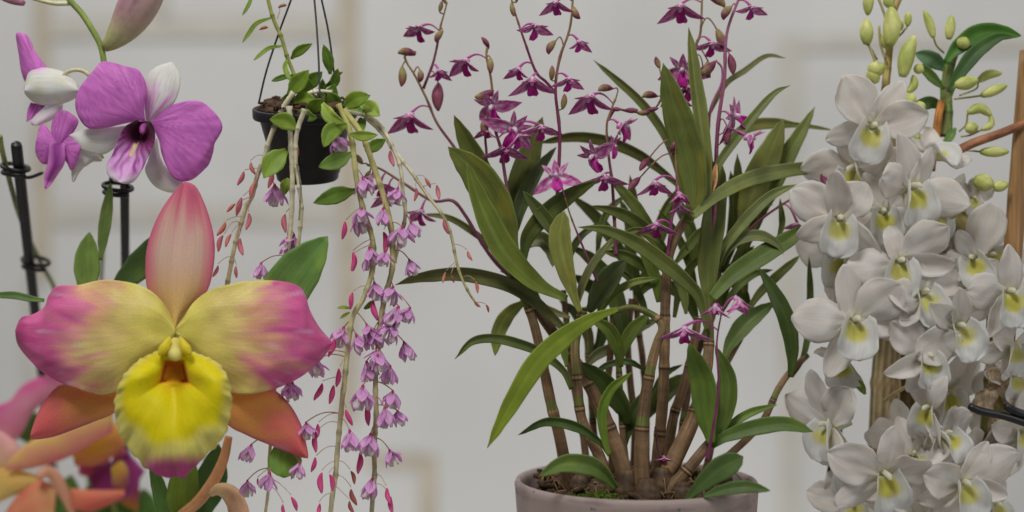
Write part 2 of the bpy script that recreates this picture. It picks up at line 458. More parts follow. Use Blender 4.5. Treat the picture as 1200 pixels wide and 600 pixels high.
# ================================================================== CENTRAL ORCHID
kg = thing('potted_orchid', Vector((pc.x, pc.y, soil_z)), 'many caned orchid with strap leaves and small magenta flowers growing in the wide concrete pot', 'orchid')
BRN = c(110, 87, 62); BRN2 = c(64, 46, 32); TAN = c(140, 112, 80); GRN = c(80, 92, 40); DGRN = c(58, 72, 34)
def cane(xy, d0, d1, r0, r1, green=0.0, step=58, seed=0, tone=1.0, bow=0.0):
    pts = path(xy, d0, d1, 120, bow)
    L = sum((pts[i + 1] - pts[i]).length for i in range(119)) / S
    rn = random.Random(seed); k = max(2, round(L / (step * rn.uniform(.95, 1.4))))
    nodes = [(i + 0.15 + rn.uniform(-.28, .28)) / k for i in range(1, k + 1)]
    rad = []
    for j in range(120):
        s = j / 119
        r_ = (r0 + (r1 - r0) * s) * S * .75
        q = min([abs(s - nd) for nd in nodes])
        r_ *= 1 + 0.06 * math.exp(-(q * L / 3.5) ** 2) - 0.05 * math.exp(-((q * L - 9) / 5) ** 2)
        rad.append(r_)
    tn = [rn.uniform(.75, 1.15) for _ in range(k + 2)]
    def colf(s):
        q = min([abs(s - nd) for nd in nodes]); seg = sum(1 for nd in nodes if nd < s)
        cc = mul(mix(BRN, BRN2, rn.random() * .25 + .2 * (seg % 2)), tn[seg] * tone)
        after = min([s - nd for nd in nodes if s >= nd] or [9]) * L
        if green > 0 and after < 14: cc = mix(cc, GRN, .75)
        cc = mix(cc, mul(GRN, .9), green * sst(.55, 1, s))
        if q * L < 1.3: cc = mul(mix(TAN, BRN, rn.random() * .6), tone * .92)
        elif q * L < 3.2: cc = mul(BRN2, .55)
        return cc
    mb = MB(); mb.tube(pts, rad, colf, 12)
    return mb.build('cane', M['cane'], kg, kg)
canes = [
 ([(667,572),(656,512),(646,474),(637,430),(628,388),(618,358),(604,328),(590,300)], -10, -20, 10, 6, .5),
 ([(738,578),(724,530),(705,482),(685,440),(656,400),(634,370),(615,345),(604,320)], -30, 10, 14, 6.5, 0),
 ([(714,574),(703,536),(682,492),(676,440),(674,405),(678,384),(682,364)], -60, -45, 9, 6.5, .8),
 ([(752,580),(752,515),(756,470),(764,425),(771,400),(776,386),(771,374),(755,364),(738,360),(721,364)], -80, -65, 13, 4, .7),
 ([(768,570),(772,520),(777,466),(779,396),(780,350),(784,300),(799,264),(816,246)], -35, -20, 9.5, 7, 0),
 ([(770,574),(795,528),(814,486),(826,442),(831,400),(829,350)], -55, -10, 15, 6.5, .3),
 ([(778,570),(783,528),(790,486),(800,456),(811,414),(818,372)], 0, 15, 9, 6.5, 0),
 ([(775,584),(804,553),(824,528),(834,516)], -70, -60, 12, 7, 0),
 ([(815,566),(856,532),(892,496),(912,456),(926,436),(946,416)], -20, 30, 6.5, 5, .1),
 ([(720,570),(716,520),(708,475),(714,430),(718,372),(722,330)], 30, 40, 6.5, 5, 0),
 ([(706,572),(697,520),(693,465),(690,430),(688,395),(684,360)], 40, 60, 6.5, 5, .2),
 ([(742,570),(744,500),(739,452),(736,404),(740,350)], 45, 60, 6.5, 5, 0),
 ([(757,570),(757,480),(753,420),(748,384),(744,330)], 60, 70, 6, 5, 0),
 ([(737,574),(731,520),(727,470),(725,428),(722,395)], -5, 5, 5.5, 5, .9),
 ([(823,566),(832,530),(838,490),(846,440),(866,400),(880,372)], 10, 40, 6, 4.5, 0),
 ([(790,575),(800,500),(812,430),(838,360),(843,310)], 25, 45, 7, 5, .3),
 ([(690,572),(684,515),(676,470),(668,430),(664,380),(660,340)], 30, 45, 6, 5, 0),
 ([(800,262),(812,250),(824,238),(832,222),(838,190)], -20, -12, 5, 4, .6),
]
for i, (xy, d0, d1, r0, r1, g) in enumerate(canes): cane(xy, d0, d1, r0, r1, g, seed=i, tone=1.0 if d0 < 20 else .85)
# papery tan sheath left on the upper nodes, stubby bulbs at the base
for (xy, d) in (([(828,236),(836,215),(840,190)], -22), ([(811,232),(822,214),(830,190)], -16)):
    mb = MB(); leaf(mb, path(xy, d, d, 10), 5 * S, .3, .8, LANCE, c(176, 140, 100), rib=1.0); mb.build('sheath', M['cane'], kg, kg)
mb = MB(); rb = random.Random(8)
for (x, y, d, h, rr_) in ((680,572,-45,16,12),(700,576,-70,14,12),(735,580,-75,24,15),(758,585,-95,20,16),(775,580,-60,26,17),(800,580,-80,14,14),(820,574,-50,12,12),(662,572,10,14,12),(745,572,-20,22,14)):
    b0 = P(x, y + 6, d); k = 8
    mb.tube([b0 + Vector((0, 0, h * S * i / (k - 1) * 1.4)) for i in range(k)], [rr_ * S * q for q in (.8, 1, 1.05, 1, .92, .8, .66, .5)], lambda t: mul(mix(BRN2, BRN, rb.random()), .5), 12)  # bulb brown darkened, putting the shade at the clump's foot into the colour
mb.build('bulb', M['cane'], kg, kg)
# fine dry roots
mb = MB()
for k in range(120):
    x = rb.uniform(630, 850); d = rb.uniform(-100, 60); 
    if ((x - PX) ** 2 + d * d) > 112 ** 2: continue
    b0 = P(x, 561, d); b0.z = soil_z + 0.007
    e = b0 + Vector((rb.uniform(-1, 1) * .02, rb.uniform(-1, 1) * .012, rb.uniform(-.004, .012)))
    m_ = b0.lerp(e, .5) + Vector((0, 0, rb.uniform(.002, .009)))
    mb.tube(spline([b0, m_, e], 9), rb.uniform(.0003, .0006), mul(TAN, rb.uniform(.5, 1.1)), 5)
mb.build('root', M['cane'], kg, kg)

G1 = c(84, 94, 48); G2 = c(70, 82, 44); G3 = c(104, 120, 54); G4 = c(56, 68, 42); G5 = c(112, 118, 66); GB = c(122, 140, 48); GG = c(98, 104, 76)
more = [
 ([(676,360),(690,320),(712,290),(742,276)], 5, 10, 0, c(84,98,50), 20, .35, STRAP),
 ([(700,372),(716,348),(740,332),(772,326)], 5, -5, -15, c(96,110,56), 10, .35, STRAP),
 ([(760,380),(752,350),(738,326),(716,312)], 5, 0, -5, c(70,84,42), 20, .35, STRAP),
 ([(790,372),(796,340),(810,312),(834,292)], 5.5, 15, 10, c(90,104,56), -15, .35, STRAP),
 ([(818,352),(808,310),(794,276),(772,246)], 5.5, 30, 25, c(66,80,40), 10, .35, STRAP),
 ([(846,366),(862,340),(884,322),(906,316)], 5, 15, 15, c(74,90,46), 20, .35, STRAP),
 ([(850,330),(866,296),(888,262),(896,232)], 5, 20, 25, c(92,104,58), -10, .35, STRAP),
 ([(700,300),(704,270),(714,246),(734,228)], 5, 40, 40, c(78,92,48), 15, .35, STRAP),
 ([(736,300),(742,270),(744,240),(738,205)], 5.5, 45, 50, c(70,84,44), 10, .35, STRAP),
 ([(764,300),(772,262),(788,232),(812,212)], 5.5, 40, 40, c(86,98,52), -15, .35, STRAP),
 ([(662,330),(668,300),(682,276),(706,260)], 5, 30, 25, c(64,78,40), 15, .35, STRAP),
 ([(634,356),(622,334),(606,322),(586,318)], 5, 25, 20, c(70,84,44), 15, .35, STRAP),
 ([(856,290),(866,262),(884,244),(906,240)], 4, -5, -5, c(98,108,70), 20, .35, STRAP),
 ([(694,440),(712,428),(736,424),(756,434)], 4.5, 10, 5, c(60,76,40), 10, .35, STRAP),
 ([(784,300),(770,280),(748,270),(724,276)], 5, -20, -30, c(88,102,56), 10, .35, STRAP),
]
leaves = more + [ # midrib base -> tip, half width, d0, d1, colour, roll deg, fold, profile
 ([(600,275),(577,228),(553,176),(532,135)], 17, 5, -10, G1, 25, .3, LEAF_PROF),
 ([(603,300),(586,252),(560,206),(525,172)], 23, -15, -30, G1, 8, .12, LEAF_PROF),
 ([(664,351),(625,331),(588,292),(563,240),(547,191)], 17, -35, -45, c(84,98,40), -25, .35, LEAF_PROF),
 ([(598,275),(607,225),(621,178),(636,137)], 17, 15, 25, G1, -10, .2, LEAF_PROF),
 ([(600,290),(610,248),(628,207),(652,172)], 11, 0, 10, G4, 30, .5, LEAF_PROF),
 ([(662,290),(640,258),(613,224)], 9, -20, -30, G2, 0, .3, LEAF_PROF),
 ([(613,308),(619,276),(643,247),(672,226),(701,211)], 12, -10, -40, G2, -10, .3, LEAF_PROF),
 ([(680,366),(672,345),(662,312),(656,278),(661,247)], 14, -60, -70, G5, 5, .15, PADDLE),
 ([(662,386),(636,360),(607,338),(575,326),(535,320),(490,325),(463,334)], 10, -25, -20, c(84,92,58), 20, .4, STRAP),
 ([(617,352),(596,368),(584,390),(580,417)], 10, 20, 15, c(112,124,66), 0, .15, LEAF_PROF),
 ([(670,456),(660,434),(634,413),(607,402),(579,396),(553,400),(533,421)], 6.5, -30, -45, c(78,92,54), 15, .4, STRAP),
 ([(724,362),(693,374),(660,396),(630,424),(602,468),(571,525)], 13, -75, -100, c(102,120,40), 5, .12, [(0,.22),(.06,.34),(.18,.66),(.35,.95),(.55,1.0),(.75,.8),(.9,.45),(1,.03)]),
 ([(597,320),(577,291),(553,271),(525,255),(493,251)], 4.5, 15, 30, c(92,100,56), 0, .3, STRAP),
 ([(668,372),(645,364),(625,352)], 5, 10, 10, GG, 0, .3, LEAF_PROF),
 ([(615,300),(618,286),(634,281),(645,293),(648,313)], 10, 5, -5, GG, 10, .4, LEAF_PROF),
 ([(829,388),(820,350),(806,332),(782,311),(751,288),(712,270),(677,266)], 10, -30, -70, c(92,104,60), 10, .25, LEAF_PROF),
 ([(790,310),(780,296),(760,272),(730,251),(692,241)], 9, 0, -20, c(82,94,52), 10, .25, LEAF_PROF),
 ([(690,366),(706,340),(718,322),(734,304)], 15, -15, -20, G4, 15, .35, LEAF_PROF),
 ([(730,415),(728,376),(716,336),(694,305),(668,288)], 12, 25, 30, c(66,78,40), -10, .2, LEAF_PROF),
 ([(768,330),(753,312),(733,300),(705,294)], 7.5, 5, -5, c(82,96,50), 10, .3, LEAF_PROF),
 ([(678,362),(681,340),(697,308),(719,277)], 6, -40, -40, GG, 35, .6, LANCE),
 ([(770,272),(757,258),(739,236),(714,207)], 8, 5, -5, c(84,98,48), -20, .3, LEAF_PROF),
 ([(794,216),(774,199),(747,180),(710,165),(672,160),(630,168)], 8, 35, 45, c(84,92,52), 20, .3, STRAP),
 ([(801,232),(793,194),(784,167),(768,140),(747,115),(720,91),(695,70)], 6, 20, 30, c(88,98,58), 15, .4, STRAP),
 ([(790,310),(806,290),(822,272),(838,262)], 7, 25, 30, c(84,98,48), 0, .3, LEAF_PROF),
 ([(773,354),(767,322),(755,291),(741,268)], 8.5, -10, -10, c(90,108,52), 15, .3, STRAP),
 ([(804,368),(800,342),(786,319)], 6, -5, -5, c(92,104,58), 0, .3, LEAF_PROF),
 ([(728,430),(724,408),(713,386),(690,372)], 9, -20, -45, c(86,104,46), 0, .3, LEAF_PROF),
 ([(728,420),(739,390),(762,366)], 8.5, -15, -25, c(80,98,46), 0, .3, LEAF_PROF),
 ([(736,400),(750,384),(772,374)], 6, 30, 40, GG, 0, .3, LEAF_PROF),
 ([(735,498),(731,480),(709,450),(680,424)], 14, -5, -25, c(56,72,34), 10, .2, LEAF_PROF),
 ([(684,432),(701,415),(732,402)], 7, 35, 40, GG, 0, .3, LEAF_PROF),
 ([(714,534),(708,514),(705,484),(716,456),(741,436)], 6.5, -75, -85, c(88,112,44), -20, .3, STRAP),
 ([(714,534),(703,518),(676,500),(640,494),(607,510)], 6.5, -72, -70, c(62,84,44), 20, .4, LEAF_PROF),
 ([(722,572),(708,556),(690,545),(660,543),(632,558)], 12, -95, -125, c(86,108,58), 12, .3, LEAF_PROF),
 ([(757,490),(772,468),(788,452),(806,438)], 12, 30, 35, c(60,76,34), 0, .2, LEAF_PROF),
 ([(760,470),(778,440),(800,427)], 4.5, 20, 20, c(56,74,38), 0, .3, LEAF_PROF),
 ([(732,524),(737,498),(748,475),(764,452)], 9, 0, 5, c(54,70,34), 10, .3, LEAF_PROF),
 ([(805,262),(814,232),(812,200),(801,158),(788,115),(777,74)], 20, -35, -40, c(80,90,46), 5, .12, LEAF_PROF),
 ([(828,238),(827,200),(820,140),(813,90),(807,32)], 10, -30, -25, c(98,106,62), -25, .5, STRAP),
 ([(828,140),(850,100),(873,83),(898,66),(921,68)], 4, 25, 35, c(98,102,70), 20, .4, STRAP),
 ([(830,232),(842,194),(862,164),(887,132),(908,109),(926,100)], 6, -20, -15, c(86,96,58), 10, .4, STRAP),
 ([(850,170),(868,154),(888,146),(912,145),(947,148),(979,153)], 8, 40, 60, c(92,100,58), 10, .3, [(0,.5),(.3,1),(.5,.9),(.65,.45),(.85,.3),(1,.05)]),
 ([(868,275),(877,240),(888,208),(904,175),(918,139)], 18, 15, 25, c(96,104,54), 0, .2, LEAF_PROF),
 ([(868,305),(888,250),(902,222),(920,187),(938,156),(955,125)], 13, 25, 35, c(90,102,50), 10, .2, LEAF_PROF),
 ([(812,254),(840,230),(873,212),(910,202),(947,197),(977,196)], 10, -45, 40, c(92,102,62), 10, .25, STRAP),
 ([(840,314),(850,288),(876,256),(903,230),(933,216)], 7.5, -5, -10, c(90,100,62), 10, .35, STRAP),
 ([(832,360),(830,312),(836,262),(841,222),(846,190)], 15, -15, -5, c(82,92,52), 0, .2, STRAP),
 ([(873,345),(871,290),(867,240),(864,180)], 9, 30, 35, c(76,86,44), 10, .3, STRAP),
 ([(834,350),(860,322),(896,298),(925,280),(947,263)], 13, -25, 0, c(72,90,42), 15, .25, STRAP),
 ([(876,365),(890,344),(911,323),(938,299)], 6, 20, 25, c(92,102,56), 0, .3, STRAP),
 ([(926,442),(928,412),(922,376),(907,343),(889,313)], 11, -10, -20, c(58,76,40), -10, .25, LEAF_PROF),
 ([(850,420),(856,404),(876,378),(908,354)], 12, -10, 5, c(70,88,44), 15, .4, LEAF_PROF),
 ([(845,312),(855,290),(872,279),(892,277),(910,286),(918,298)], 8, 0, -15, c(86,96,64), 20, .4, LEAF_PROF),
 ([(910,282),(917,262),(914,232)], 4.5, 10, 10, c(82,92,56), 20, .4, LANCE),
 ([(928,442),(941,420),(948,388),(950,345),(948,300)], 5, 25, 30, c(72,86,50), 20, .4, STRAP),
 ([(834,520),(828,490),(823,448),(807,402)], 16, -80, -75, c(74,96,40), -5, .12, LEAF_PROF),
 ([(838,518),(851,482),(853,442),(838,405)], 11, -70, -60, c(78,98,46), 5, .2, LEAF_PROF),
 ([(838,518),(855,500),(879,484),(911,474)], 5.5, -60, -60, c(82,104,46), 10, .3, LEAF_PROF),
 ([(834,522),(850,512),(882,502),(920,497),(953,506)], 10, -75, -95, c(70,92,46), 10, .25, STRAP),
 ([(804,586),(819,570),(843,550),(871,535)], 14, -118, -130, c(68,90,52), -5, .2, PADDLE),
 ([(824,582),(846,575),(874,571),(903,575)], 8, -125, -140, c(64,86,46), 15, .3, LEAF_PROF),
 # deeper leaves that fill the middle of the clump
 ([(742,340),(730,300),(700,255),(668,228)], 9, 60, 70, c(70,82,44), 20, .3, STRAP),
 ([(748,340),(768,290),(784,250),(800,222)], 8, 60, 65, c(84,98,50), -10, .3, STRAP),
 ([(752,350),(740,300),(738,262),(726,232)], 8, 65, 75, c(76,90,46), 10, .3, STRAP),
 ([(720,345),(700,340),(672,322)], 9, 50, 50, c(64,78,40), 10, .3, LEAF_PROF),
 ([(818,380),(806,350),(786,336),(768,320)], 9, 35, 35, c(72,88,42), 0, .3, LEAF_PROF),
 ([(846,320),(858,280),(862,240),(856,200)], 9, 45, 55, c(72,84,44), 10, .3, STRAP),
 ([(806,330),(812,290),(800,250),(780,222)], 9, 50, 60, c(78,92,46), -20, .3, STRAP),
 ([(690,425),(690,395),(676,368),(655,352)], 8, 50, 60, c(70,82,48), 10, .3, LEAF_PROF),
 ([(690,425),(703,400),(706,375),(700,345)], 8, 55, 60, c(64,78,42), -20, .3, LEAF_PROF),
 ([(845,360),(852,330),(866,306),(884,288)], 8, 40, 45, c(78,92,48), 10, .3, STRAP),
 ([(742,352),(760,334),(776,328),(796,338)], 6, 20, 5, c(72,88,44), 0, .3, LEAF_PROF),
 ([(664,430),(660,395),(667,372)], 6, -20, -20, c(82,98,44), 10, .3, LEAF_PROF),
 ([(880,370),(868,340),(848,320)], 8, 40, 40, c(80,94,48), 10, .3, LEAF_PROF),
]
for i, (xy, hw, d0, d1, colr, roll, fold, prof) in enumerate(leaves):
    mb = MB(); n = 26 + 4 * len(xy)
    leaf(mb, path(xy, d0, d1, n), hw * S * .93, R(roll), fold, prof, (colr[0] * .98, colr[1] * .93, colr[2] * .72), 0.0006, 13, .05, 1.3, 1.35, R(10 * math.sin(i * 2.3)), i)
    mb.build('leaf', M['leaf'], kg, kg)

# ---- small magenta flowers: a few shapes shared by all of them
MAG = c(160, 26, 124); MAG2 = c(206, 92, 174); PALE = c(236, 196, 222); DKM = c(158, 8, 122)
def kflower(seed, opn, spec=0.5):
    rn = random.Random(seed); mb = MB()
    TRI = [(0, .55), (.2, .95), (.45, .9), (.75, .5), (1, .03)]
    NAR = [(0, .4), (.3, .9), (.55, .85), (.8, .5), (1, .03)]
    def col(s, u):
        k = noise.noise(Vector((u * 3.1 + seed, s * 9, seed))) * .7 + noise.noise(Vector((u * 9 + seed, s * 24, seed))) * .6
        t = .35 + spec * k * 1.6 + .35 * sst(.35, 0, s) + (.18 if abs(u) > .8 else 0)
        t += .6 * max(0, math.cos(u * 7 + .4 * math.sin(s * 9))) * sst(.95, .2, s) - .24
        return mix(mix(MAG, MAG2, .2), PALE, t)
    for phi, W, ls, do in ((90, .20, .72, -4), (-16, .30, 1.12, 24), (-164, .30, 1.12, 24)):
        fpetal(mb, R(phi + rn.uniform(-8, 8)), ls * rn.uniform(.92, 1.05), W, R(opn + do + rn.uniform(-8, 8)), R(16), .35, TRI, col, 7, 9, .02)
    for phi in (46, 134):
        fpetal(mb, R(phi + rn.uniform(-8, 8)), .72, .14, R(opn + rn.uniform(-5, 10)), R(15), .2, NAR, col, 5, 8, .02)
    lipc = lambda s, u: mix(DKM, MAG2, .25 * (1 - s) + .2 * abs(u))
    fpetal(mb, R(-90), .72, .24, R(28), R(55), lambda s: .9 * (1 - s * .7), [(0, .4), (.35, .75), (.7, 1.1), (.9, .9), (1, .5)], lipc, 7, 9, .02, .15)
    mb.tube([Vector((0, .02, .0)), Vector((0, .06, .2)), Vector((0, .03, .36))], [.10, .09, .06], mix(PALE, MAG2, .3), 7)
    # chin behind the lip
    mb.tube([Vector((0, 0, .06)), Vector((0, -.10, -.06)), Vector((0, -.20, -.06))], [.15, .12, .04], mix(MAG2, PALE, .4), 8)
    return mb.mesh('small_flower', M['small_flower'])
KF = [kflower(1, 31), kflower(2, 38), kflower(3, 26), kflower(4, 72, .8), kflower(5, 34)]
def kbud(seed, ca, cb, kind=0):
    mb = MB(); n = 12; pts = []; rad = []
    for i in range(n):
        t = i / (n - 1)
        pts.append(Vector((0, .30 * math.sin(t * 2.2) * (1 if kind else .35), t)))
        rad.append((.24 if kind else .20) * (math.sin(PI * (t * .93 + .05)) ** .75) + .01)
    mb.tube(pts, rad, lambda t: mix(ca, cb, sst(.2, .9, t) * .9 + .15 * math.sin(t * 17)), 9)
    return mb.mesh('flower_bud', M['bud'])
OLV = c(124, 108, 66); BUDM = c(100, 38, 66)
KB = [kbud(1, OLV, BUDM), kbud(2, BUDM, c(120, 70, 80)), kbud(3, c(118, 114, 62), c(122, 72, 70)), kbud(4, OLV, BUDM, 1), kbud(5, BUDM, OLV, 1)]
STM = c(98, 48, 72); STG = c(122, 104, 62); STP = c(136, 92, 116)
def spike(stems, flowers, buds, d, r0=2.2, c0=STM, c1=STG):
    """stems: pixel paths base->tip; flower: (x,y,size,face(r,u,t),variant[,roll]); bud: (x,y,len,direction(r,u,t),variant)"""
    mb = MB(); allp = []
    for k, st in enumerate(stems):
        pts = path(st, d + (0 if k == 0 else 2), d - 6, 46); allp += pts
        rr = [(r0 * (1 - .5 * j / 45) + .35 * math.exp(-((j % 11) / 1.1) ** 2)) * S * (1 if k == 0 else .75) for j in range(46)]
        mb.tube(pts, rr, lambda t: mix(c0, c1, sst(.45, 1, t) + .12 * math.sin(t * 40)), 8)
    todo = []
    for k, fl in enumerate(flowers):
        x, y, sz, face, var = fl[:5]; roll = fl[5] if len(fl) > 5 else 0
        m4 = place(x, y, d - 8 - 3 * (k % 3), sz * .93, face, R(roll))
        att = m4 @ Vector((0, 0, -.05)); q = allp[nearest(allp, att)]
        if (q - att).length < 60 * S:
            mb.tube(arc(q, att, Vector((0, 0, 1)) * (att - q).length * .22), [(.8 + 1.1 * (i / 8) ** 1.5) * S for i in range(9)], mix(c0, MAG2, .35), 7)
        todo.append(('flower', KF[var], m4))
    for k, (x, y, ln, dr, var) in enumerate(buds):
        f = (D + d) / D
        m4 = Matrix.Translation(P(x, y, d - 6)) @ frame(dr, roll=R(k * 70)) @ Matrix.Scale(ln * S * f, 4)
        att = m4 @ Vector((0, 0, .03)); q = allp[nearest(allp, att)]
        if (q - att).length < 60 * S:
            back = Vector((-dr[0], dr[2], -dr[1])).normalized() * (att - q).length * .45 + Vector((0, 0, .3)) * (att - q).length
            mb.tube(arc(q, att, back), [.85 * S] * 9, mix(c0, c1, .5), 6)
        todo.append(('bud', KB[var], m4))
    o = mb.build('flower_spike', M['stem'], kg, kg)
    for nm, me, m4 in todo: inst(nm, me, o, kg, m4)
    return o
DN = (0, -1, .35); DL = (-.55, -.75, .45); DRr = (.55, -.75, .45)
spike([[(602,328),(579,305),(560,277),(545,252),(530,235),(506,235),(472,214),(446,198),(430,193)]],
      [(493,247,27,(-.5,-.75,.4),1),(452,228,24,(-.2,-.9,.4),0),(446,216,22,(.3,-.8,.6),4),(436,206,20,(-.6,-.7,.3),2)],
      [(425,192,16,(-.6,.2,.3),3),(434,200,14,(-.3,-.8,.3),0)], 12, 2.6)
spike([[(596,285),(575,240),(552,204),(532,172),(512,144),(500,116),(486,88),(477,74),(474,66)], [(496,104),(503,86),(508,72),(513,50),(516,32),(521,14),(524,2)]],
      [(481,134,34,(-.25,-.85,.5),0),(492,32,26,(-.45,-.75,.5),4),(514,82,19,(.35,-.8,.5),2)],
      [(487,64,20,(-.95,-.2,.2),4),(471,78,24,(-.1,-1,.2),2),(492,82,16,(-.2,-1,.2),3),(514,98,34,(.05,-1,.2),1),(519,36,16,(-.2,-1,.2),3),(515,14,13,(.2,.9,.2),2),(522,4,14,(-.3,.9,.2),2)], 15, 2.4)
spike([[(602,300),(600,257),(592,207),(587,175),(580,150),(578,119),(575,90),(570,66),(572,52)], [(570,205),(570,178),(569,160),(574,135),(578,116)]],
      [(546,70,29,(-.5,-.75,.45),0),(578,124,34,(-.3,-.55,.8),3,20),(600,150,36,(.35,-.5,.8),3,-30),(592,172,30,(.1,-.85,.5),1),(634,148,27,(.15,-.85,.5),4),(606,158,28,(.5,-.7,.4),0),(570,150,20,(-.2,-.9,.3),2)],
      [(573,56,15,(-.6,.7,.2),1),(575,68,20,(.1,-.9,.3),2),(578,106,22,(-.95,-.15,.2),4),(569,138,24,(0,-1,.3),0)], -5, 2.5)
spike([[(655,290),(653,236),(656,160),(651,106),(656,68),(668,32),(672,-12)], [(650,108),(640,96),(628,84),(616,52),(604,16),(598,-6)]],
      [(626,30,26,(.35,-.8,.5),4),(608,80,21,(-.4,-.8,.5),2),(624,92,32,(-.05,-.85,.5),0),(666,92,24,(.25,-.85,.5),1),(678,48,20,(.35,-.8,.5),2),(652,2,24,(-.2,-.85,.5),0)],
      [(599,4,16,(.2,-.9,.2),2),(651,48,18,(-.2,-.9,.3),3),(672,8,17,(.6,-.7,.2),3),(646,94,17,(0,.95,.1),2),(659,128,18,(.05,.95,.1),2),(606,2,14,(-.4,.8,.1),2)], -15, 2.5, c(96,28,66))
spike([[(700,330),(672,262),(662,232)]], [(652,208,32,(-.1,.15,.9),3,10)], [], -30, 1.6)
spike([[(722,300),(718,222),(713,180),(711,148),(716,129),(722,114)], [(713,140),(722,128),(738,131),(755,131),(768,127)]],
      [(693,112,33,(-.35,-.8,.5),0),(727,146,32,(.8,-.35,.3),1),(697,182,32,(-.5,-.5,.6),3,40),(708,206,29,(.1,-.85,.5),4),(716,170,24,(.6,-.3,.5),3)],
      [(718,104,18,(-.85,-.4,.3),4),(716,128,13,(.9,-.1,.2),1),(732,129,16,(.9,.05,.2),1),(746,132,16,(.95,.1,.2),0),(758,130,14,(.9,.2,.2),1),(770,113,18,(-.9,-.3,.2),4),(773,80,14,(-.3,.9,.2),3)], -10, 2.3)
spike([[(834,300),(838,226),(840,167),(843,133),(849,93),(850,57),(854,30),(870,-12)], [(830,225),(830,165),(833,127),(845,99),(846,80),(840,72)]],
      [(880,8,23,(.25,-.85,.5),4),(858,136,34,(.75,-.1,.6),3,60),(876,160,30,(.85,-.4,.2),1)],
      [(857,8,20,(-.3,-.85,.2),3),(855,64,24,(.05,-1,.2),1),(838,72,22,(-.7,-.4,.2),4),(852,148,22,(0,-1,.2),1)], -8, 3.0, c(122,66,92), c(134,84,110))
spike([[(836,210),(826,140),(806,88),(815,54),(821,37),(823,-12)]],
      [(798,6,32,(-.2,-.85,.5),0),(833,50,26,(.15,-.85,.5),4),(800,82,32,(-.2,-.3,.9),3),(806,102,28,(.2,-.8,.5),1),(798,112,24,(-.4,-.7,.5),2)],
      [(832,-2,20,(.6,-.7,.2),4),(840,34,26,(.2,-1,.2),0),(830,72,20,(.3,-.9,.3),3),(824,78,18,(-.4,-.7,.3),1),(786,118,16,(-.8,-.5,.2),4)], 8, 2.4)
spike([[(782,300),(787,259),(793,218),(791,172)]],
      [(769,262,27,(-.2,-.85,.5),1),(767,213,26,(.1,-.85,.5),0),(796,226,20,(.2,-.9,.3),2),(797,240,18,(0,-1,.3),2)],
      [(760,186,19,(-.5,-.8,.3),1),(750,208,21,(-.6,-.75,.3),1),(786,178,13,(.3,.9,.2),1)], -32, 2.0, c(110,40,84))
spike([[(828,540),(836,500),(842,452),(840,402),(846,364)]],
      [(802,384,33,(-.1,-.9,.45),1),(864,350,29,(.25,-.95,.2),2),(838,358,22,(-.1,-.95,.3),2)], [], -88, 1.7, c(100,40,76), c(112,50,88))
spike([[(829,372),(837,322),(850,300),(867,280),(897,253),(933,230),(966,214)]],
      [(934,262,18,(-.4,-.8,.4),4)], [(962,206,22,(.3,-.85,.3),1)], 20, 2.3, c(104,54,66), c(112,44,84))
spike([[(768,500),(772,530),(781,540),(782,548)]], [(778,536,14,(0,-1,.3),1)], [], -45, 1.2)

# ================================================================== HANGING POT
HD = -10
hc = P(357.5, 126, HD)
TILT = Matrix.Rotation(R(14), 3, 'X')
hp = thing('hanging_pot', P(357, 210, HD), 'black plastic nursery pot hanging on three thin black wires', 'hanging pot')
mb = MB(); u = S * (D + HD) / D
mb.lathe([(34 * u, -86 * u), (36 * u, -84 * u), (37 * u, -78 * u), (38 * u, -77 * u), (53 * u, -14 * u), (55 * u, -12 * u), (60 * u, -12 * u), (61 * u, -10 * u), (61 * u, -1 * u), (60 * u, 0), (57 * u, 0), (55 * u, -4 * u), (52 * u, -16 * u)], hc, 64, rot=TILT)
mb.build('pot_body', M['potblack'], hp, hp)
for k, xy in enumerate(([(303,122),(312,84),(327,38),(343,-6),(360,-62)], [(375,118),(373,62),(369,6),(362,-62)], [(395,116),(386,44),(377,0),(364,-62)])):
    mb = MB(); mb.tube(path(xy, HD - (55 if k == 1 else -10), HD, 24), 1.15 * S, (0.02, 0.02, 0.02), 6)
    mb.build('wire', M['black'], hp, hp)
mb = MB(); rows = []; rnd = random.Random(12)
for j in range(9):
    row = []
    for i in range(28):
        a = 2 * PI * i / 28; rr = 54 * u * j / 8 + .0002
        p = Vector((rr * math.cos(a), rr * math.sin(a), (4 + 9 * noise.noise(Vector((a * 1.5, j * .7, 2))) + 5 * (1 - j / 8)) * u * (1 if j < 8 else 0)))
        row.append(hc + TILT @ p)
    rows.append(row)
mb.grid(rows, [[(.1, .1, .1)] * 28] * 9, [[(0, 0)] * 28] * 9, .0006, closed_u=True)
for k in range(260):
    a = rnd.uniform(0, 2 * PI); rr = 52 * u * math.sqrt(rnd.random())
    chip(mb, hc + TILT @ Vector((rr * math.cos(a), rr * math.sin(a), rnd.uniform(2, 8) * u)), rnd.uniform(.002, .0045), rnd)
tag(mb.build('potting_bark', M['bark']), 'brown bark mounded in the black hanging pot', 'potting bark', kind='stuff')

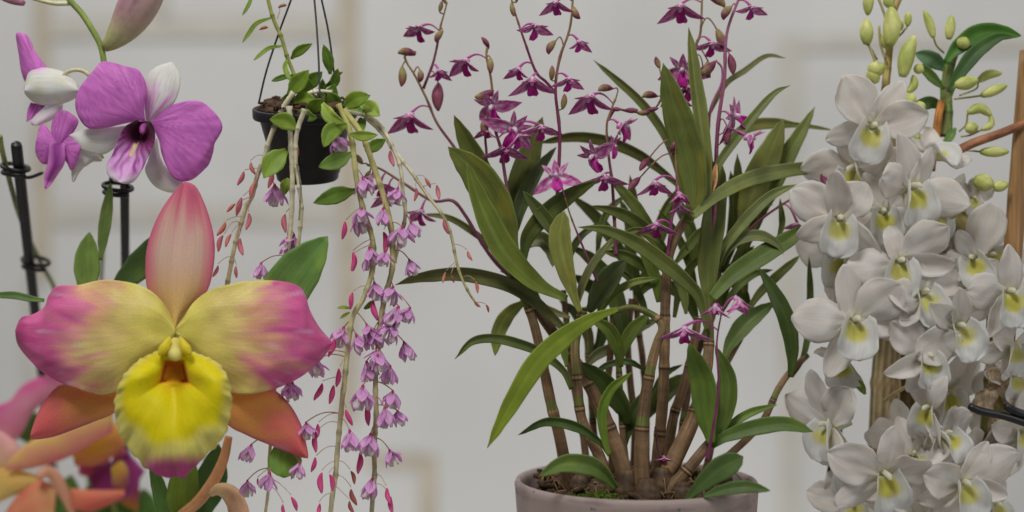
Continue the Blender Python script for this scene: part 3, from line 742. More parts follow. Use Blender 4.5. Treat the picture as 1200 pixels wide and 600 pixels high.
ho = thing('trailing_orchid', P(357, 120, HD), 'trailing orchid with long bare canes of lilac bell flowers spilling from the black hanging pot', 'orchid')
LG = c(104, 128, 44); LG2 = c(126, 146, 60); LG3 = c(86, 112, 40)
hl = [
 ([(347,151),(334,142),(316,140)], 9.5, -78, LG, 0), ([(338,111),(349,98),(362,82)], 9.5, -40, LG, 10), ([(387,87),(385,71),(379,52)], 6.5, -10, LG3, 10),
 ([(389,105),(393,93),(396,80)], 5.5, -5, LG3, 0), ([(341,69),(350,60),(366,51)], 5.5, -20, LG, 0), ([(344,89),(333,90),(318,95)], 3.2, -20, LG3, 0),
 ([(352,104),(366,94),(378,84)], 8.5, 0, LG3, 0), ([(317,21),(301,27),(292,38),(284,50)], 2.6, -15, LG, 0), ([(330,54),(316,56),(306,63),(297,71)], 2.4, -15, LG, 0),
 ([(296,-8),(292,4),(284,18)], 2.2, -15, LG, 0), ([(403,126),(416,117),(434,112)], 9.5, -45, LG, 10), ([(424,121),(435,127),(445,136)], 9, -40, LG2, -10),
 ([(378,121),(387,136),(404,144)], 8, -70, LG2, -10), ([(407,146),(388,154),(379,173)], 9.5, -72, LG, 0), ([(410,157),(424,159),(443,158)], 6, -70, LG2, 0),
 ([(428,177),(439,171),(452,163)], 7, -45, LG3, 0), ([(412,180),(394,189),(373,196)], 9.5, -60, LG3, 0), ([(417,223),(392,229),(367,238)], 9.5, -50, LG3, 0),
 ([(336,176),(322,189),(309,209)], 12, -68, LG, 0), ([(338,209),(334,218),(333,229)], 6, -45, LG2, 0), ([(422,138),(424,146),(426,153)], 6, -30, LG3, 0),
 ([(345,122),(355,117),(370,116)], 9, -35, LG, 0), ([(362,132),(370,124),(380,116)], 9, -55, LG, 0), ([(380,120),(388,112),(392,98)], 8, -5, LG3, 0),
 ([(355,112),(360,102),(362,92)], 7, 0, LG3, 0), ([(396,128),(392,118),(384,108)], 8, -20, LG3, 0), ([(341,125),(338,117),(344,108)], 7, -30, LG3, 0), ([(372,118),(378,104),(378,92)], 5, 5, LG3, 0),
 ([(410,361),(402,360),(395,361)], 2, -30, LG2, 0), ([(410,366),(404,369),(398,373)], 2, -30, LG2, 0), ([(427,362),(432,358),(437,352)], 3, -30, LG3, 0), ([(336,70),(334,80),(341,96)], 3, -30, LG, 0),
 ([(377,104),(386,98),(392,90),(402,84)], 2.5, -2, LG3, 0), ([(400,130),(412,128),(428,132)], 7, -25, LG3, 0), ([(352,128),(362,136),(372,138)], 6.5, -60, LG3, 0),
]
for i, (xy, hw, d, colr, roll) in enumerate(hl):
    mb = MB(); leaf(mb, path(xy, d, d - 12, 18), hw * S * 1.05, R(roll + 15 * math.sin(i * 3.1)), .22, LANCE if hw > 4 else STRAP, colr, .0005, 9, .06, 1.15, 1.3, R(14 * math.cos(i * 1.9)), i + 50)
    mb.build('leaf', M['leaf'], ho, ho)
CW = c(192, 186, 164); CG = c(146, 142, 92); CT = c(170, 164, 128)
hcanes = [ # path, d0, d1, r0, r1, colour top, colour low
 ([(344,108),(328,133),(316,163),(309,189),(302,206),(296,229),(289,241),(281,266),(275,287),(268,322),(262,352)], -55, -20, 3.4, 2.9, CW, CT),
 ([(338,124),(340,160),(342,200),(343,235),(340,275),(332,350),(322,450),(316,528),(314,568),(311,606)], -78, -30, 3.6, 2.0, CW, CT),
 ([(357,128),(348,158),(347,188),(351,214),(353,250),(350,290)], -80, -55, 3.2, 2.4, CW, CT),
 ([(348,192),(353,225),(350,258)], -84, -70, 1.2, 1.0, c(120,116,104), c(120,116,104)),
 ([(396,122),(409,151),(415,184),(419,214),(426,244),(434,270),(438,290),(435,320),(426,350),(413,374),(407,421),(404,450),(400,480),(394,546),(387,606)], -62, -40, 3.6, 3.3, c(160,158,96), c(172,168,138)),
 ([(402,128),(424,157),(436,190),(450,234),(458,264),(460,290),(460,315),(452,345),(445,390),(441,440),(440,480),(439,552),(436,606)], -60, -38, 3.9, 3.2, c(166,160,96), c(168,164,134)),
 ([(406,130),(436,139),(452,157),(462,176),(470,200),(473,230),(475,252),(468,284),(462,308)], -40, -36, 2.6, 2.6, CW, CT),
 ([(428,137),(448,156),(465,180),(484,205),(503,231),(519,253),(530,281),(538,316),(548,341),(561,359)], -35, -45, 2.9, 1.6, CW, c(146,140,88)),
 ([(345,88),(337,67),(329,43),(321,24),(313,-4),(308,-30)], -10, -15, 2.6, 2.6, c(122,128,60), c(122,128,60)),
 ([(352,122),(356,112),(372,107),(390,108)], -30, -15, 3.0, 2.6, CW, CW),
]
HC = []
for xy, d0, d1, r0, r1, ca, cb in hcanes:
    pts = path(xy, d0, d1, 90); L = sum((pts[i + 1] - pts[i]).length for i in range(89)) / S
    zz = random.Random(int(L)); K = max(2, round(L / 24)); off = [Vector((zz.uniform(-1, 1), zz.uniform(-1, 1), 0)) * .9 * S for _ in range(K + 2)]
    pts = [p + off[int(j / 89 * K)].lerp(off[int(j / 89 * K) + 1], (j / 89 * K) % 1) for j, p in enumerate(pts)]
    HC.append(dict(pts=pts, L=L, r0=r0, r1=r1, ca=ca, cb=cb, kids=[], mb=MB()))
    k = max(2, round(L / 24)); rad = []
    for j in range(90):
        f = (j / 89 * k) % 1; f = min(f, 1 - f)
        rad.append((r0 + (r1 - r0) * j / 89) * S * .88 * (1 + .25 * math.exp(-(f * 24 / 2.5) ** 2) - .06 * math.exp(-((f * 24 - 6) / 3) ** 2)))
    def colf(t, k=k, ca=ca, cb=cb):
        f = (t * k) % 1; f2 = min(f, 1 - f); cc = mix(ca, cb, t)
        cc = mix(cc, c(120, 112, 60), .35 * noise.noise(Vector((t * 9, ca[0] * 10, r0))) + .1)
        return mul(cc, .62) if f2 * 24 < 1.3 else cc
    HC[-1]['mb'].tube(pts, rad, colf, 9)
LIL = c(238, 168, 214); LIL2 = c(222, 126, 188); BW = c(208, 204, 188); DPK = c(176, 58, 118)
def bell(seed, wide, pale=.5):
    rn = random.Random(seed); mb = MB()
    TAB = [(0, .35), (.25, .75), (.55, 1.0), (.8, .75), (1, .05)]
    def col(s, u): 
        cc = mix(LIL, LIL2, .25 + .5 * noise.noise(Vector((u * 2 + seed, s * 4, seed))) + .25 * (abs(u) < .2))
        return mix(mix(DPK, cc, .35), cc, sst(0, .16, s))
    for k in range(5):
        fpetal(mb, R(90 + 72 * k + rn.uniform(-12, 12)), 1.0 * rn.uniform(.85, 1.12), .285, R(wide + rn.uniform(-7, 9)), R(-wide * .12 + rn.uniform(-10, 22)), -.30, TAB, col, 7, 9, .02, .05, .02)
    lc = lambda s, u: mix(mix(LIL, BW, .3), BW, sst(.2, .5, s) * (.15 + pale))
    for k in range(3):
        fpetal(mb, R(-90 + 120 * k), .95, .26, R(13), R(-6), -.6, [(0, .4), (.4, .8), (.75, 1), (1, .6)], lc, 7, 8, .02, .04)
    mb.tube([Vector((0, 0, -.16)), Vector((0, 0, -.05)), Vector((0, 0, .07))], [.05, .09, .11], DPK, 7)
    return mb.mesh('bell_flower', M['bell'])
BL = [bell(1, 30), bell(2, 40), bell(3, 22, .3), bell(4, 35), bell(5, 27, .2)]
def hbud(seed, ca, cb):
    mb = MB(); n = 10
    pts = [Vector((.07 * math.sin(i * .5), .05 * math.sin(i * .33 + seed), i / (n - 1))) for i in range(n)]
    rad = [.145 * math.sin(PI * (i / (n - 1) * .93 + .04)) ** .8 + .01 for i in range(n)]
    mb.tube(pts, rad, lambda t: mix(ca, cb, sst(.1, .95, t)), 8)
    return mb.mesh('flower_bud', M['bud'])
HB = [hbud(1, c(140,72,78), c(196,112,124)), hbud(2, c(168,44,98), c(196,84,138)), hbud(3, c(160,92,76), c(186,110,104)), hbud(4, c(120,60,56), c(150,84,74))]
def attach(x, y, d, ln, face, me, nm, sag=.5, pick=None):
    f = (D + d) / D
    m4 = Matrix.Translation(P(x, y, d)) @ frame(face, roll=random.uniform(0, 6)) @ Matrix.Scale(ln * S * f, 4)
    top = m4 @ Vector((0, 0, -.12))
    best = min(range(len(HC)), key=lambda i: min((q - (top + Vector((0, 0, 10 * S)))).length for q in HC[i]['pts'])) if pick is None else pick
    h = HC[best]; q = h['pts'][nearest(h['pts'], top + Vector((0, 0, 9 * S)))]
    if (q - top).length < 48 * S:
        h['mb'].tube(arc(q, top, Vector((0, 0, 1)) * (q - top).length * rh.uniform(.0, .22), 8), (.7 if nm == 'flower' else .42) * S, c(150, 116, 104), 5)
    h['kids'].append((nm, me, m4))
rh = random.Random(5)
bells = [(426,210,24),(424,246,24),(449,246,24),(466,222,24),(433,292,24),(482,262,24),(471,268,23),(480,306,22),(451,296,20),(431,302,18),(439,333,23),(460,338,22),(466,362,25),(480,362,22),(430,382,22),(439,388,24),(461,382,22),(474,403,23),(443,410,24),(418,394,22),(370,421,20),(343,450,20),(430,426,24),(443,418,21),(457,431,20),(425,455,26),(460,460,23),(451,480,22),(466,483,21),(410,507,24),(434,511,25),(457,529,21),(436,563,25),(359,497,20),(351,544,18),(338,449,22),(370,425,18),(294,523,20),(290,565,20),(316,556,24),(322,219,25),(344,277,25),(306,310,22),(395,161,24),(342,286,20),(402,386,24),(420,255,20)]
for k, (x, y, ln) in enumerate(bells):
    attach(x, y, -50 - rh.uniform(-8, 14), ln * rh.uniform(.82, 1.06), (rh.uniform(-.4, .4), -1, rh.uniform(.1, .5)), BL[k % 5], 'flower')
buds = [(286,201,18,0,-.4),(294,190,16,2,.3),(300,214,20,2,-.4),(284,232,22,0,-.35),(276,239,14,2,-1.2),(291,250,20,0,0),(264,260,19,2,-.5),(262,276,20,0,-.4),(271,274,17,2,-.4),(281,279,21,0,.15),(255,311,15,0,-.3),(277,312,14,0,0),(319,200,21,0,-.15),(335,251,22,0,-.05),(347,170,19,0,0),
 (405,260,21,1,-.2),(414,296,22,1,.05),(450,272,26,1,.1),(414,299,19,1,0),(414,343,20,1,-.25),(438,352,24,1,.1),(391,397,22,1,-.2),(377,449,22,1,-.35),(392,452,22,1,-.3),(398,432,22,1,-.2),(373,497,20,1,-.2),(371,508,22,1,-.1),(406,480,20,1,.3),(428,475,24,1,.25),(421,531,24,1,.05),(370,536,18,1,-.3),(377,554,24,1,-.05),(386,556,20,1,.3),(411,552,16,3,.4),(412,573,20,3,.25),(410,587,16,3,.25),(453,572,19,1,.25),(457,582,20,1,.15),(374,590,16,1,0),(342,582,18,1,.35),(332,591,14,1,0),
 (457,176,20,0,.2),(487,220,16,0,0),(498,208,14,2,.5),(511,217,18,0,.25),(521,257,18,0,.2),(548,294,13,2,.45),(522,319,13,2,-.2),(557,330,14,2,.3),(569,357,10,3,.5),(529,322,10,3,.3),(556,353,10,3,.9),(302,560,8,0,0)]
for k, (x, y, ln, v, lean) in enumerate(buds):
    attach(x, y, -50 - rh.uniform(-6, 12), ln, (lean, -1, rh.uniform(0, .25)), HB[v], 'bud')
for h in HC:
    o = h['mb'].build('cane', M['cane'] if False else M['stem'], ho, ho)
    for nm, me, m4 in h['kids']: inst(nm, me, o, ho, m4)
mb = MB()
for (x, y) in ((331,7),(309,33)):
    mb.tube([P(x - 5, y + 2, -18), P(x - 2, y, -18), P(x + 2, y - 1, -18), P(x + 5, y - 1, -18)], [.0003, .0011, .0012, .0004], c(140, 84, 68), 6)
mb.tube(path([(325,22),(328,12),(327,8)], -18, -18, 8), .0003, c(130, 120, 110), 5)
mb.build('dry_bract', M['stem'], ho, ho)

# ================================================================== STAKES
def stake(label, p0, p1, r, d, clips, d1=None):
    o = thing('support_stake', P(p1[0], p1[1], d) * 1, label, 'plant stake', 'black plastic plant stakes')
    d1 = d if d1 is None else d1
    a = P(*p0, d); b = P(*p1, d1); dr = (b - a).normalized(); e = a + dr * (a.z / -dr.z)
    o.location = e
    mb = MB(); mb.tube([a + dr * .0002, a + dr * .0012, a + dr * .003, a.lerp(e, .3), a.lerp(e, .6), e], [r * S * .7, r * S * .92, r * S, r * S, r * S, r * S], (.02, .02, .02), 14)
    mb.build('rod', M['black'], o, o)
    for cx, cy, w, h, arms in clips:
        mb = MB(); n = 26; dc = d + (d1 - d) * (cy - p0[1]) / (p1[1] - p0[1])
        for k in range(2):
            ring = [P(cx + (w - k) * math.cos(2 * PI * i / n), cy + h * math.sin(2 * PI * i / n) + k * 7 + 2 * math.cos(2 * PI * i / n + k), dc - w * 0.9 * math.sin(2 * PI * i / n)) for i in range(n + 1)]
            if k: ring = ring[3:20]
            mb.tube(ring, 2.7 * S, (.02, .02, .02), 8)
        for arm in arms: mb.tube(path(arm, dc - 8, dc - 14, 12), [2.2 * S] * 11 + [.8 * S], (.02, .02, .02), 7)
        mb.build('clip', M['black'], o, o)
    return o
stake('black plastic stake with two ring clips, tilted, beside the far left flowers', (19, 168), (42, 372), 6.6, 20, [(18, 196, 16, 4, [[(20,206),(34,208),(51,202)]]), (42, 306, 16, 5, [])], 270)
stake('straight black plastic stake clipped just below the big purple flower', (146, 208), (147, 336), 5.4, 30, [(138, 219, 17, 4.5, [])], 200)
stake('long black plastic stake running behind the cluster of white flowers', (1007, 282), (969, 606), 6.5, 70, [])
mb = MB(); bt = P(1206, 60, 20); bb = P(1184, 330, 20); dr = (bb - bt).normalized(); be = bt + dr * (bt.z / -dr.z)
n = 40
mb.tube([bt.lerp(be, i / (n - 1)) for i in range(n)], [10.8 * S * (1 + (.05 if i in (9, 24) else 0)) for i in range(n)], (.3, .2, .1), 18)
bs = mb.build('bamboo_stake', M['bamboo'])
tag(bs, 'thick orange brown bamboo stake rising at the far edge beside the white flowers', 'plant stake')
cl = thing('plant_clip', P(1165, 492, -72), 'black plastic plant clip with two prongs gripping the sheathed cane', 'plant clip')
for xy in ([(1136,476),(1150,482),(1175,487),(1206,497)], [(1178,475),(1190,482),(1210,488)]):
    mb = MB(); mb.tube(path(xy, -72, -66, 16), [3.2 * S] + [4.6 * S] * 14 + [4 * S], (.02, .025, .03), 10)
    mb.build('prong', M['black'], cl, cl)

# ================================================================== PURPLE ORCHID (upper left)
po = thing('purple_orchid', P(130, 300, -20), 'tall purple and white orchid with one big open flower and back turned flowers beside it', 'orchid')
MGL = c(194, 116, 186); MGD = c(150, 72, 146); WHT = c(204, 204, 200); WGR = c(190, 190, 176)
def pcol(bx, by):
    def f(s, u, q):
        dx, dy = q.x - bx, q.y - by; r_ = math.hypot(dx, dy); a = math.atan2(dy, dx)
        v = noise.noise(Vector((a * 16, r_ * .02, 1))) * .5 + noise.noise(Vector((a * 34, r_ * .03, 4))) * .35
        t = .34 + 1.25 * v + .5 * sst(26, 2, r_)
        return mix(MGL, MGD, t)
    return f
def cupf(k, m, off): return lambda s, u: off + k * (u * u) - m * math.sin(PI * s)
def wcol(bx, by, pink):
    def f(s, u, q):
        r_ = math.hypot(q.x - bx, q.y - by); a = math.atan2(q.y - by, q.x - bx)
        v = noise.noise(Vector((a * 13, r_ * .015, 7)))
        cc = mix(WHT, WGR, .3 + .5 * noise.noise(Vector((q.x * .05, q.y * .05, 2))))
        return mix(cc, MGL, pink * sst(-.15, .25, v) * sst(60, 24, r_) * .9)
    return f
fl = MB()
fl.tube(path([(171,146),(168,150),(166,156)], -34, -46, 9), [2 * S, 3.4 * S, 4 * S, 4.4 * S, 4.4 * S, 4 * S, 3.6 * S, 3 * S, 1.2 * S], lambda t: mix(c(110, 30, 100), c(168, 84, 156), t), 10)
flo = fl.build('flower', M['petal'], po, po)
def part(name, A, B, dep, colf, mat='petal', par=None, root=None, **k):
    mb = MB(); sheet(mb, A, B, dep, colf, **k); return mb.build(name, M[mat], par or flo, root or po)
part('sepal', [(171,143),(169,118),(171,92),(182,79),(199,73)], [(177,143),(193,132),(205,119),(211,101),(210,85),(202,73)], lambda s, u: -14 - 10 * math.sin(PI * s) + 5 * u * u, wcol(172,144,1), nv=30)
part('sepal', [(156,146),(140,148),(122,149),(106,150),(92,154),(81,158)], [(150,160),(138,170),(124,180),(108,179),(92,173),(81,159)], lambda s, u: -16 - 6 * math.sin(PI * s) + 4 * u * u, wcol(165,144,.1), nv=30)
part('sepal', [(184,160),(188,184),(200,203),(214,212),(214,224)], [(178,160),(174,186),(170,200),(180,217),(196,225),(214,226)], lambda s, u: -16 - 4 * math.sin(PI * s) + 3 * u * u, wcol(180,150,.1), nv=30)
part('petal', [(169,142),(150,144),(122,150),(103,150),(92,137),(88,122),(91,108),(98,97),(110,89)], [(170,142),(169,125),(172,104),(168,90),(161,81),(148,78),(131,73),(118,73),(111,86)], lambda s, u: -30 - 12 * math.sin(PI * s) * (1 - .5 * u * u) + (9 * sst(.8, 1, s)) + 4 * sst(.4, 1, u) * s, pcol(172,143), nu=34, nv=34, ruffle=1.6, rfreq=7)
part('petal', [(177,145),(186,164),(190,182),(198,201),(209,212),(226,210),(244,194)], [(177,143),(193,129),(207,121),(232,118),(248,128),(259,142),(260,153),(252,166),(250,178),(245,192)], lambda s, u: -30 - 11 * math.sin(PI * s) * (1 - .4 * u * u) + 5 * sst(.6, 1, s), pcol(175,144), nu=34, nv=34, ruffle=1.6, rfreq=8, seed=2)
def lipcol(s, u, q):
    dx, dy = q.x - 166, q.y - 152; ang = math.atan2(dx, dy); r_ = math.hypot(dx, dy)
    v = noise.noise(Vector((ang * 9, r_ * .03, 5))) + .55 * math.sin(ang * 26 + 2.5 * noise.noise(Vector((q.x * .1, q.y * .1, 2))))
    cc = mix(c(206, 150, 202), c(140, 40, 132), .42 + .75 * v)
    cc = mix(cc, c(214, 196, 208), sst(.78, 1, s + .25 * abs(u) * s) * .75)
    cc = mix(cc, c(120, 24, 96), sst(34, 20, r_) * .8)
    cc = mix(cc, c(74, 14, 46), sst(24, 13, r_))
    cl = abs((q.x - (163 - (q.y - 160) * .42)) / 3.2)
    if cl < 1.2 and 168 < q.y < 184: cc = mix(cc, c(206, 182, 136), sst(1.2, .5, cl) * .85)
    return cc
def liptop(s, u): return -42 + 26 * sst(.45, 0, s) * (1 - u * u) - 20 * sst(.4, 1, s) * (1 - .5 * u * u) - 11 * u * u * sst(.75, .1, s)
part('lip', [(160,141),(146,149),(138,165),(131,182),(125,193),(127,206),(138,213)], [(176,142),(181,152),(181,166),(173,185),(165,202),(155,214),(143,215)], liptop, lipcol, nu=34, nv=36, ruffle=1.2, rfreq=14)
# neighbours that look away
f2 = MB(); f2.tube(path([(106,89),(97,83),(87,82),(77,86),(70,94)], -22, -18, 14), [2.4 * S] * 14, c(170, 164, 128), 8)
f2o = f2.build('flower', M['stem'], po, po)
gcol = lambda a, b: (lambda s, u, q: mix(a, b, .5 + .6 * noise.noise(Vector((u * 5, s * 1.6, a[0] * 9)))))
part('petal', [(50,100),(32,98),(25,84),(22,64),(19,46),(19,39)], [(56,80),(50,72),(41,60),(36,48),(30,40),(20,38)], lambda s, u: -8 - 9 * (1 - u * u), pcol(50,95), par=f2o, ruffle=1)
part('sepal', [(94,112),(78,120),(58,124),(40,120),(29,110)], [(92,100),(78,86),(60,80),(44,79),(34,83),(28,103)], lambda s, u: -14 - 15 * (1 - u * u), lambda s, u, q: mix(mix(WHT, WGR, .5 + noise.noise(Vector((q.x * .06, q.y * .1, 1)))), MGL, .7 * sst(88, 78, q.y) * sst(60, 45, q.x)), par=f2o)
part('petal', [(36,120),(32,130),(31,143)], [(56,124),(48,132),(36,140)], lambda s, u: -6, pcol(50,110), par=f2o)
part('sepal', [(54,124),(44,132),(36,142),(38,147)], [(74,122),(72,132),(62,140),(45,147)], lambda s, u: -10 - 5 * (1 - u * u), gcol(WHT, c(196, 176, 190)), par=f2o)
f3 = MB(); f3.tube(path([(120,186),(116,178),(106,178),(94,172),(76,168)], -2, -10, 12), [2.4 * S] * 12, c(170, 172, 130), 8)
f3o = f3.build('flower', M['stem'], po, po)
part('petal', [(64,172),(60,154),(62,140),(70,130)], [(72,172),(84,158),(92,142),(82,132),(74,129)], lambda s, u: -12 - 6 * (1 - u * u), pcol(67,175), par=f3o)
part('petal', [(66,164),(52,146),(46,150),(44,160)], [(68,180),(60,190),(50,192),(42,180),(42,166)], lambda s, u: -13 - 6 * (1 - u * u), pcol(70,172), par=f3o)
part('petal', [(70,166),(82,156),(92,158),(94,170)], [(70,182),(78,190),(84,200),(92,186),(94,174)], lambda s, u: -13 - 6 * (1 - u * u), pcol(66,172), par=f3o)
part('lip', [(58,168),(56,190),(52,206),(52,220)], [(76,168),(76,190),(68,204),(60,216),(54,222)], lambda s, u: -22 - 9 * math.sin(PI * min(1, s * 1.2)) * (1 - u * u), lambda s, u, q: mix(c(120, 36, 118), MGL, sst(.2, .9, abs(u) * .8 + s * .5)), par=f3o)
part('sepal', [(92,172),(104,172),(116,180),(120,188)], [(86,196),(90,190),(98,196),(108,190),(118,189)], lambda s, u: -4 - 6 * (1 - u * u), gcol(WHT, WGR), par=f3o)
part('sepal', [(88,186),(84,198),(84,206),(85,213)], [(102,188),(98,196),(92,204),(87,213)], lambda s, u: -5 - 3 * (1 - u * u), gcol(WHT, WGR), par=f3o)
mb = MB(); mb.tube(path([(72,-20),(82,0),(96,16),(110,38),(118,54),(122,74),(125,100)], -8, -12, 40), [3.6 * S] * 40, lambda t: c(112, 128, 62, .95 + .1 * math.sin(t * 20)), 10); 
mb.tube(path([(84,4),(64,4),(40,-2),(22,-10)], -6, -8, 14), 2.6 * S, c(172, 172, 132), 8)
mb.build('stem', M['stem'], po, po)
mb = MB(); mb.tube(path([(0,160),(3,178),(14,222),(22,250),(34,280),(50,312),(64,338),(80,390),(95,470),(104,560),(108,640)], -18, 520, 40), [3.2 * S] * 40, lambda t: mix(c(92, 104, 62), c(132, 138, 82), .5 + .5 * math.sin(t * 30)), 9); mb.build('stem', M['stem'], po, po)
mb = MB(); mb.tube(path([(133,200),(129,216),(127,240),(124,262),(120,300),(118,360),(118,480),(120,620)], 12, 520, 30), [2.8 * S] * 30, c(96, 112, 58), 9); mb.build('stem', M['stem'], po, po)
def obud(pts, d, rmax, ca, cb, pink=None, flat=.9):
    mb = MB(); n = 22; q = path(pts, d, d - 6, n)
    mb.tube(q, [(rmax * (math.sin(PI * (i / (n - 1) * .80 + .06)) ** .9) + .3) * S for i in range(n)], lambda t: mix(mix(ca, cb, sst(.1, .7, t) + .15 * math.sin(t * 9)), pink or cb, sst(.08, .5, t) * (.4 if pink else 0)), 30, flat)
    for k in range(len(mb.v)):
        a_ = mb.uv[k][0] * 2 * PI; t_ = mb.uv[k][1]
        seam = math.exp(-((math.sin(a_ * 1.5 + t_ * 1.2)) / .14) ** 2)
        mb.c[k] = mul(mix(mb.c[k], c(140, 84, 120), (.6 if pink else 0) * sst(.12, .4, t_) * (.5 + .5 * math.sin(a_ + 1))), 1 - .42 * seam * sst(.15, .5, t_))
    return mb.build('bud', M['bud'], po, po)
obud([(122,56),(131,49),(146,32),(162,6),(176,-26),(186,-60)], -14, 23, c(150, 150, 96), c(190, 178, 160), c(150, 100, 120))
obud([(-8,-8),(6,-4),(18,0),(28,4)], -10, 6, c(176, 170, 150), c(150, 110, 120), c(150, 96, 110))

# ================================================================== YELLOW AND PINK ORCHID (front left)
FD = -90
co = thing('cattleya_orchid', P(205, 560, FD + 40), 'huge open yellow and pink orchid bloom with a round frilled yellow lip', 'orchid')
YEL = c(222, 188, 96); YE2 = c(226, 180, 118); PNK = c(190, 86, 142); PN2 = c(206, 128, 150); DPN = c(160, 52, 108); LEM = c(224, 186, 6); PEA = c(208, 150, 112); RED = c(172, 72, 76)
mb = MB(); mb.tube(path([(205,398),(205,405),(205,413),(205,420)], FD - 20, FD - 56, 14), [q * S for q in (3, 4.5, 5.5, 6, 6, 5.6, 5.4, 5.6, 6.2, 6.8, 7, 6.6, 5, 2)], lambda t: c(226, 190, 110) if t > .5 else YEL, 14)
for sx in (-1, 1):
    mb.tube(path([(205 + sx * 19, 416), (205 + sx * 12, 407), (205 + sx * 5.5, 394)], FD - 48, FD - 40, 10), [q * S for q in (1, 3, 4.5, 5.5, 5.5, 5, 4.2, 3.2, 2.2, .8)], c(226, 182, 40), 10)
cf = mb.build('flower', M['cattleya'], co, co)
def cat(name, A, B, dep, colf, **k): return part(name, A, B, dep, colf, 'cattleya', cf, co, **k)
def dors(s, u, q):
    n_ = .5 * noise.noise(Vector((u * 5, s * 2, 1)))
    cc = mix(c(216, 164, 112), c(236, 178, 158), sst(.2, .6, s)); cc = mix(c(214, 176, 100), cc, sst(.05, .5, s))
    e = max(sst(.55, 1.0, abs(u) + .25 * n_) * sst(.05, .45, s), sst(.68, .98, s + .35 * n_ + .05 * abs(u)))
    cc = mix(cc, c(224, 140, 132), sst(.5, .85, s) * .45)
    cc = mix(cc, c(190, 66, 112), e * .8)
    ln = math.sin(u * 16) * .5 + math.sin(u * 31 + 2) * .3
    return mix(cc, mix(PNK, DPN, .5), .10 + .22 * sst(.25, .7, s) * max(0, ln))
cat('sepal', [(203,400),(197,378),(183,358),(172,336),(171,299),(177,273),(188,248),(203,226),(214,214)], [(207,400),(214,378),(232,356),(245,336),(251,306),(251,280),(246,257),(239,237),(229,218),(216,213)],
    lambda s, u: FD + 14 + 12 * s * s + 9 * u * u - 4 * math.cos(u * 3), dors, nu=44, nv=48, seed=1)
def latc(s, u, q):
    n_ = noise.noise(Vector((q.x * .03, q.y * .06, 3)))
    cc = mix(c(204, 142, 80), c(206, 108, 98), sst(.3, .8, s + .3 * n_)); cc = mix(cc, c(190, 74, 92), sst(.5, 1, s) * .6)
    e = sst(.78, 1.0, abs(u)) ; cc = mix(cc, DPN, e * .6)
    return mix(cc, c(214, 140, 160), max(0, n_) * sst(.35, .8, u) * .9 * sst(.3, .6, s))
cat('sepal', [(158,440),(130,456),(100,453),(73,450),(55,466),(43,487),(36,508)], [(150,468),(132,485),(113,493),(90,502),(62,512),(40,515),(35,513)], lambda s, u: FD + 14 + 10 * s + 8 * u * u, latc, nu=30, nv=36)
cat('sepal', [(252,440),(269,458),(290,456),(317,455),(338,472),(353,498),(360,526),(361,537)], [(252,484),(271,501),(285,508),(300,515),(330,527),(350,535),(360,537)], lambda s, u: FD + 14 + 10 * s + 8 * u * u, latc, nu=30, nv=36)
def petc(bx, tx):
    def f(s, u, q):
        x = (q.x - bx) / (tx - bx)
        r_ = math.hypot(q.x - 205, q.y - 392); ag = math.atan2(q.y - 392, abs(q.x - 205)); n_ = noise.noise(Vector((ag * 6, r_ * .014, tx))); n2 = noise.noise(Vector((ag * 14, r_ * .03, tx + 3)))
        n3 = noise.noise(Vector((q.x * .03, q.y * .03, bx + 9)))
        cc = mix(YEL, YE2, sst(.05, .5, x + .2 * n3))
        cc = mix(cc, c(204, 140, 120), sst(.34, .62, x + .35 * n_ + .02) * .75)
        cc = mix(cc, PN2, sst(.45, .8, x + .35 * n2) * .7)
        cc = mix(cc, PNK, sst(.56, .86, x + .28 * n_ + .1 * n2 + .10 * abs(u)) * .95)
        cc = mix(cc, DPN, sst(.15, .6, n2 + .5 * n_) * sst(.5, .85, x) * .6)
        vn = math.sin(ag * 70 + 3 * noise.noise(Vector((q.x * .03, q.y * .03, 7)))); cc = mul(cc, 1 + .045 * vn * sst(.1, .4, x))
        cc = mix(cc, c(224, 176, 196), sst(.25, .65, noise.noise(Vector((ag * 20, r_ * .04, 21)))) * sst(.5, .7, x) * .5)
        cc = mix(cc, DPN, sst(.90, 1.0, x) * .5)
        if abs(u) > .9 and x < .6: cc = mix(cc, c(214, 190, 110), .4)
        return cc
    return f
def cdep(s, u): return FD + 2 - 20 * math.sin(PI * s * .8) * (1 - .45 * u * u) + 16 * sst(.7, 1, s) + 8 * sst(.5, 1, abs(u))
cat('petal', [(206,384),(196,362),(182,345),(163,334),(140,329),(119,328),(91,334),(68,335),(57,346),(52,360),(37,369),(25,372),(18,387)], [(206,392),(192,408),(172,430),(150,450),(125,462),(105,460),(89,455),(70,448),(51,437),(33,420),(21,404),(18,389)],
    cdep, petc(205, 16), nu=52, nv=60, ruffle=5.5, rfreq=26, seed=1)
cat('petal', [(206,384),(215,372),(228,353),(248,339),(270,333),(292,329),(326,329),(349,335),(358,346),(363,363),(374,383),(390,402)], [(206,392),(220,408),(240,434),(262,456),(287,462),(321,456),(352,442),(377,421),(389,404)],
    cdep, petc(205, 392), nu=52, nv=60, ruffle=5.5, rfreq=24, seed=4)
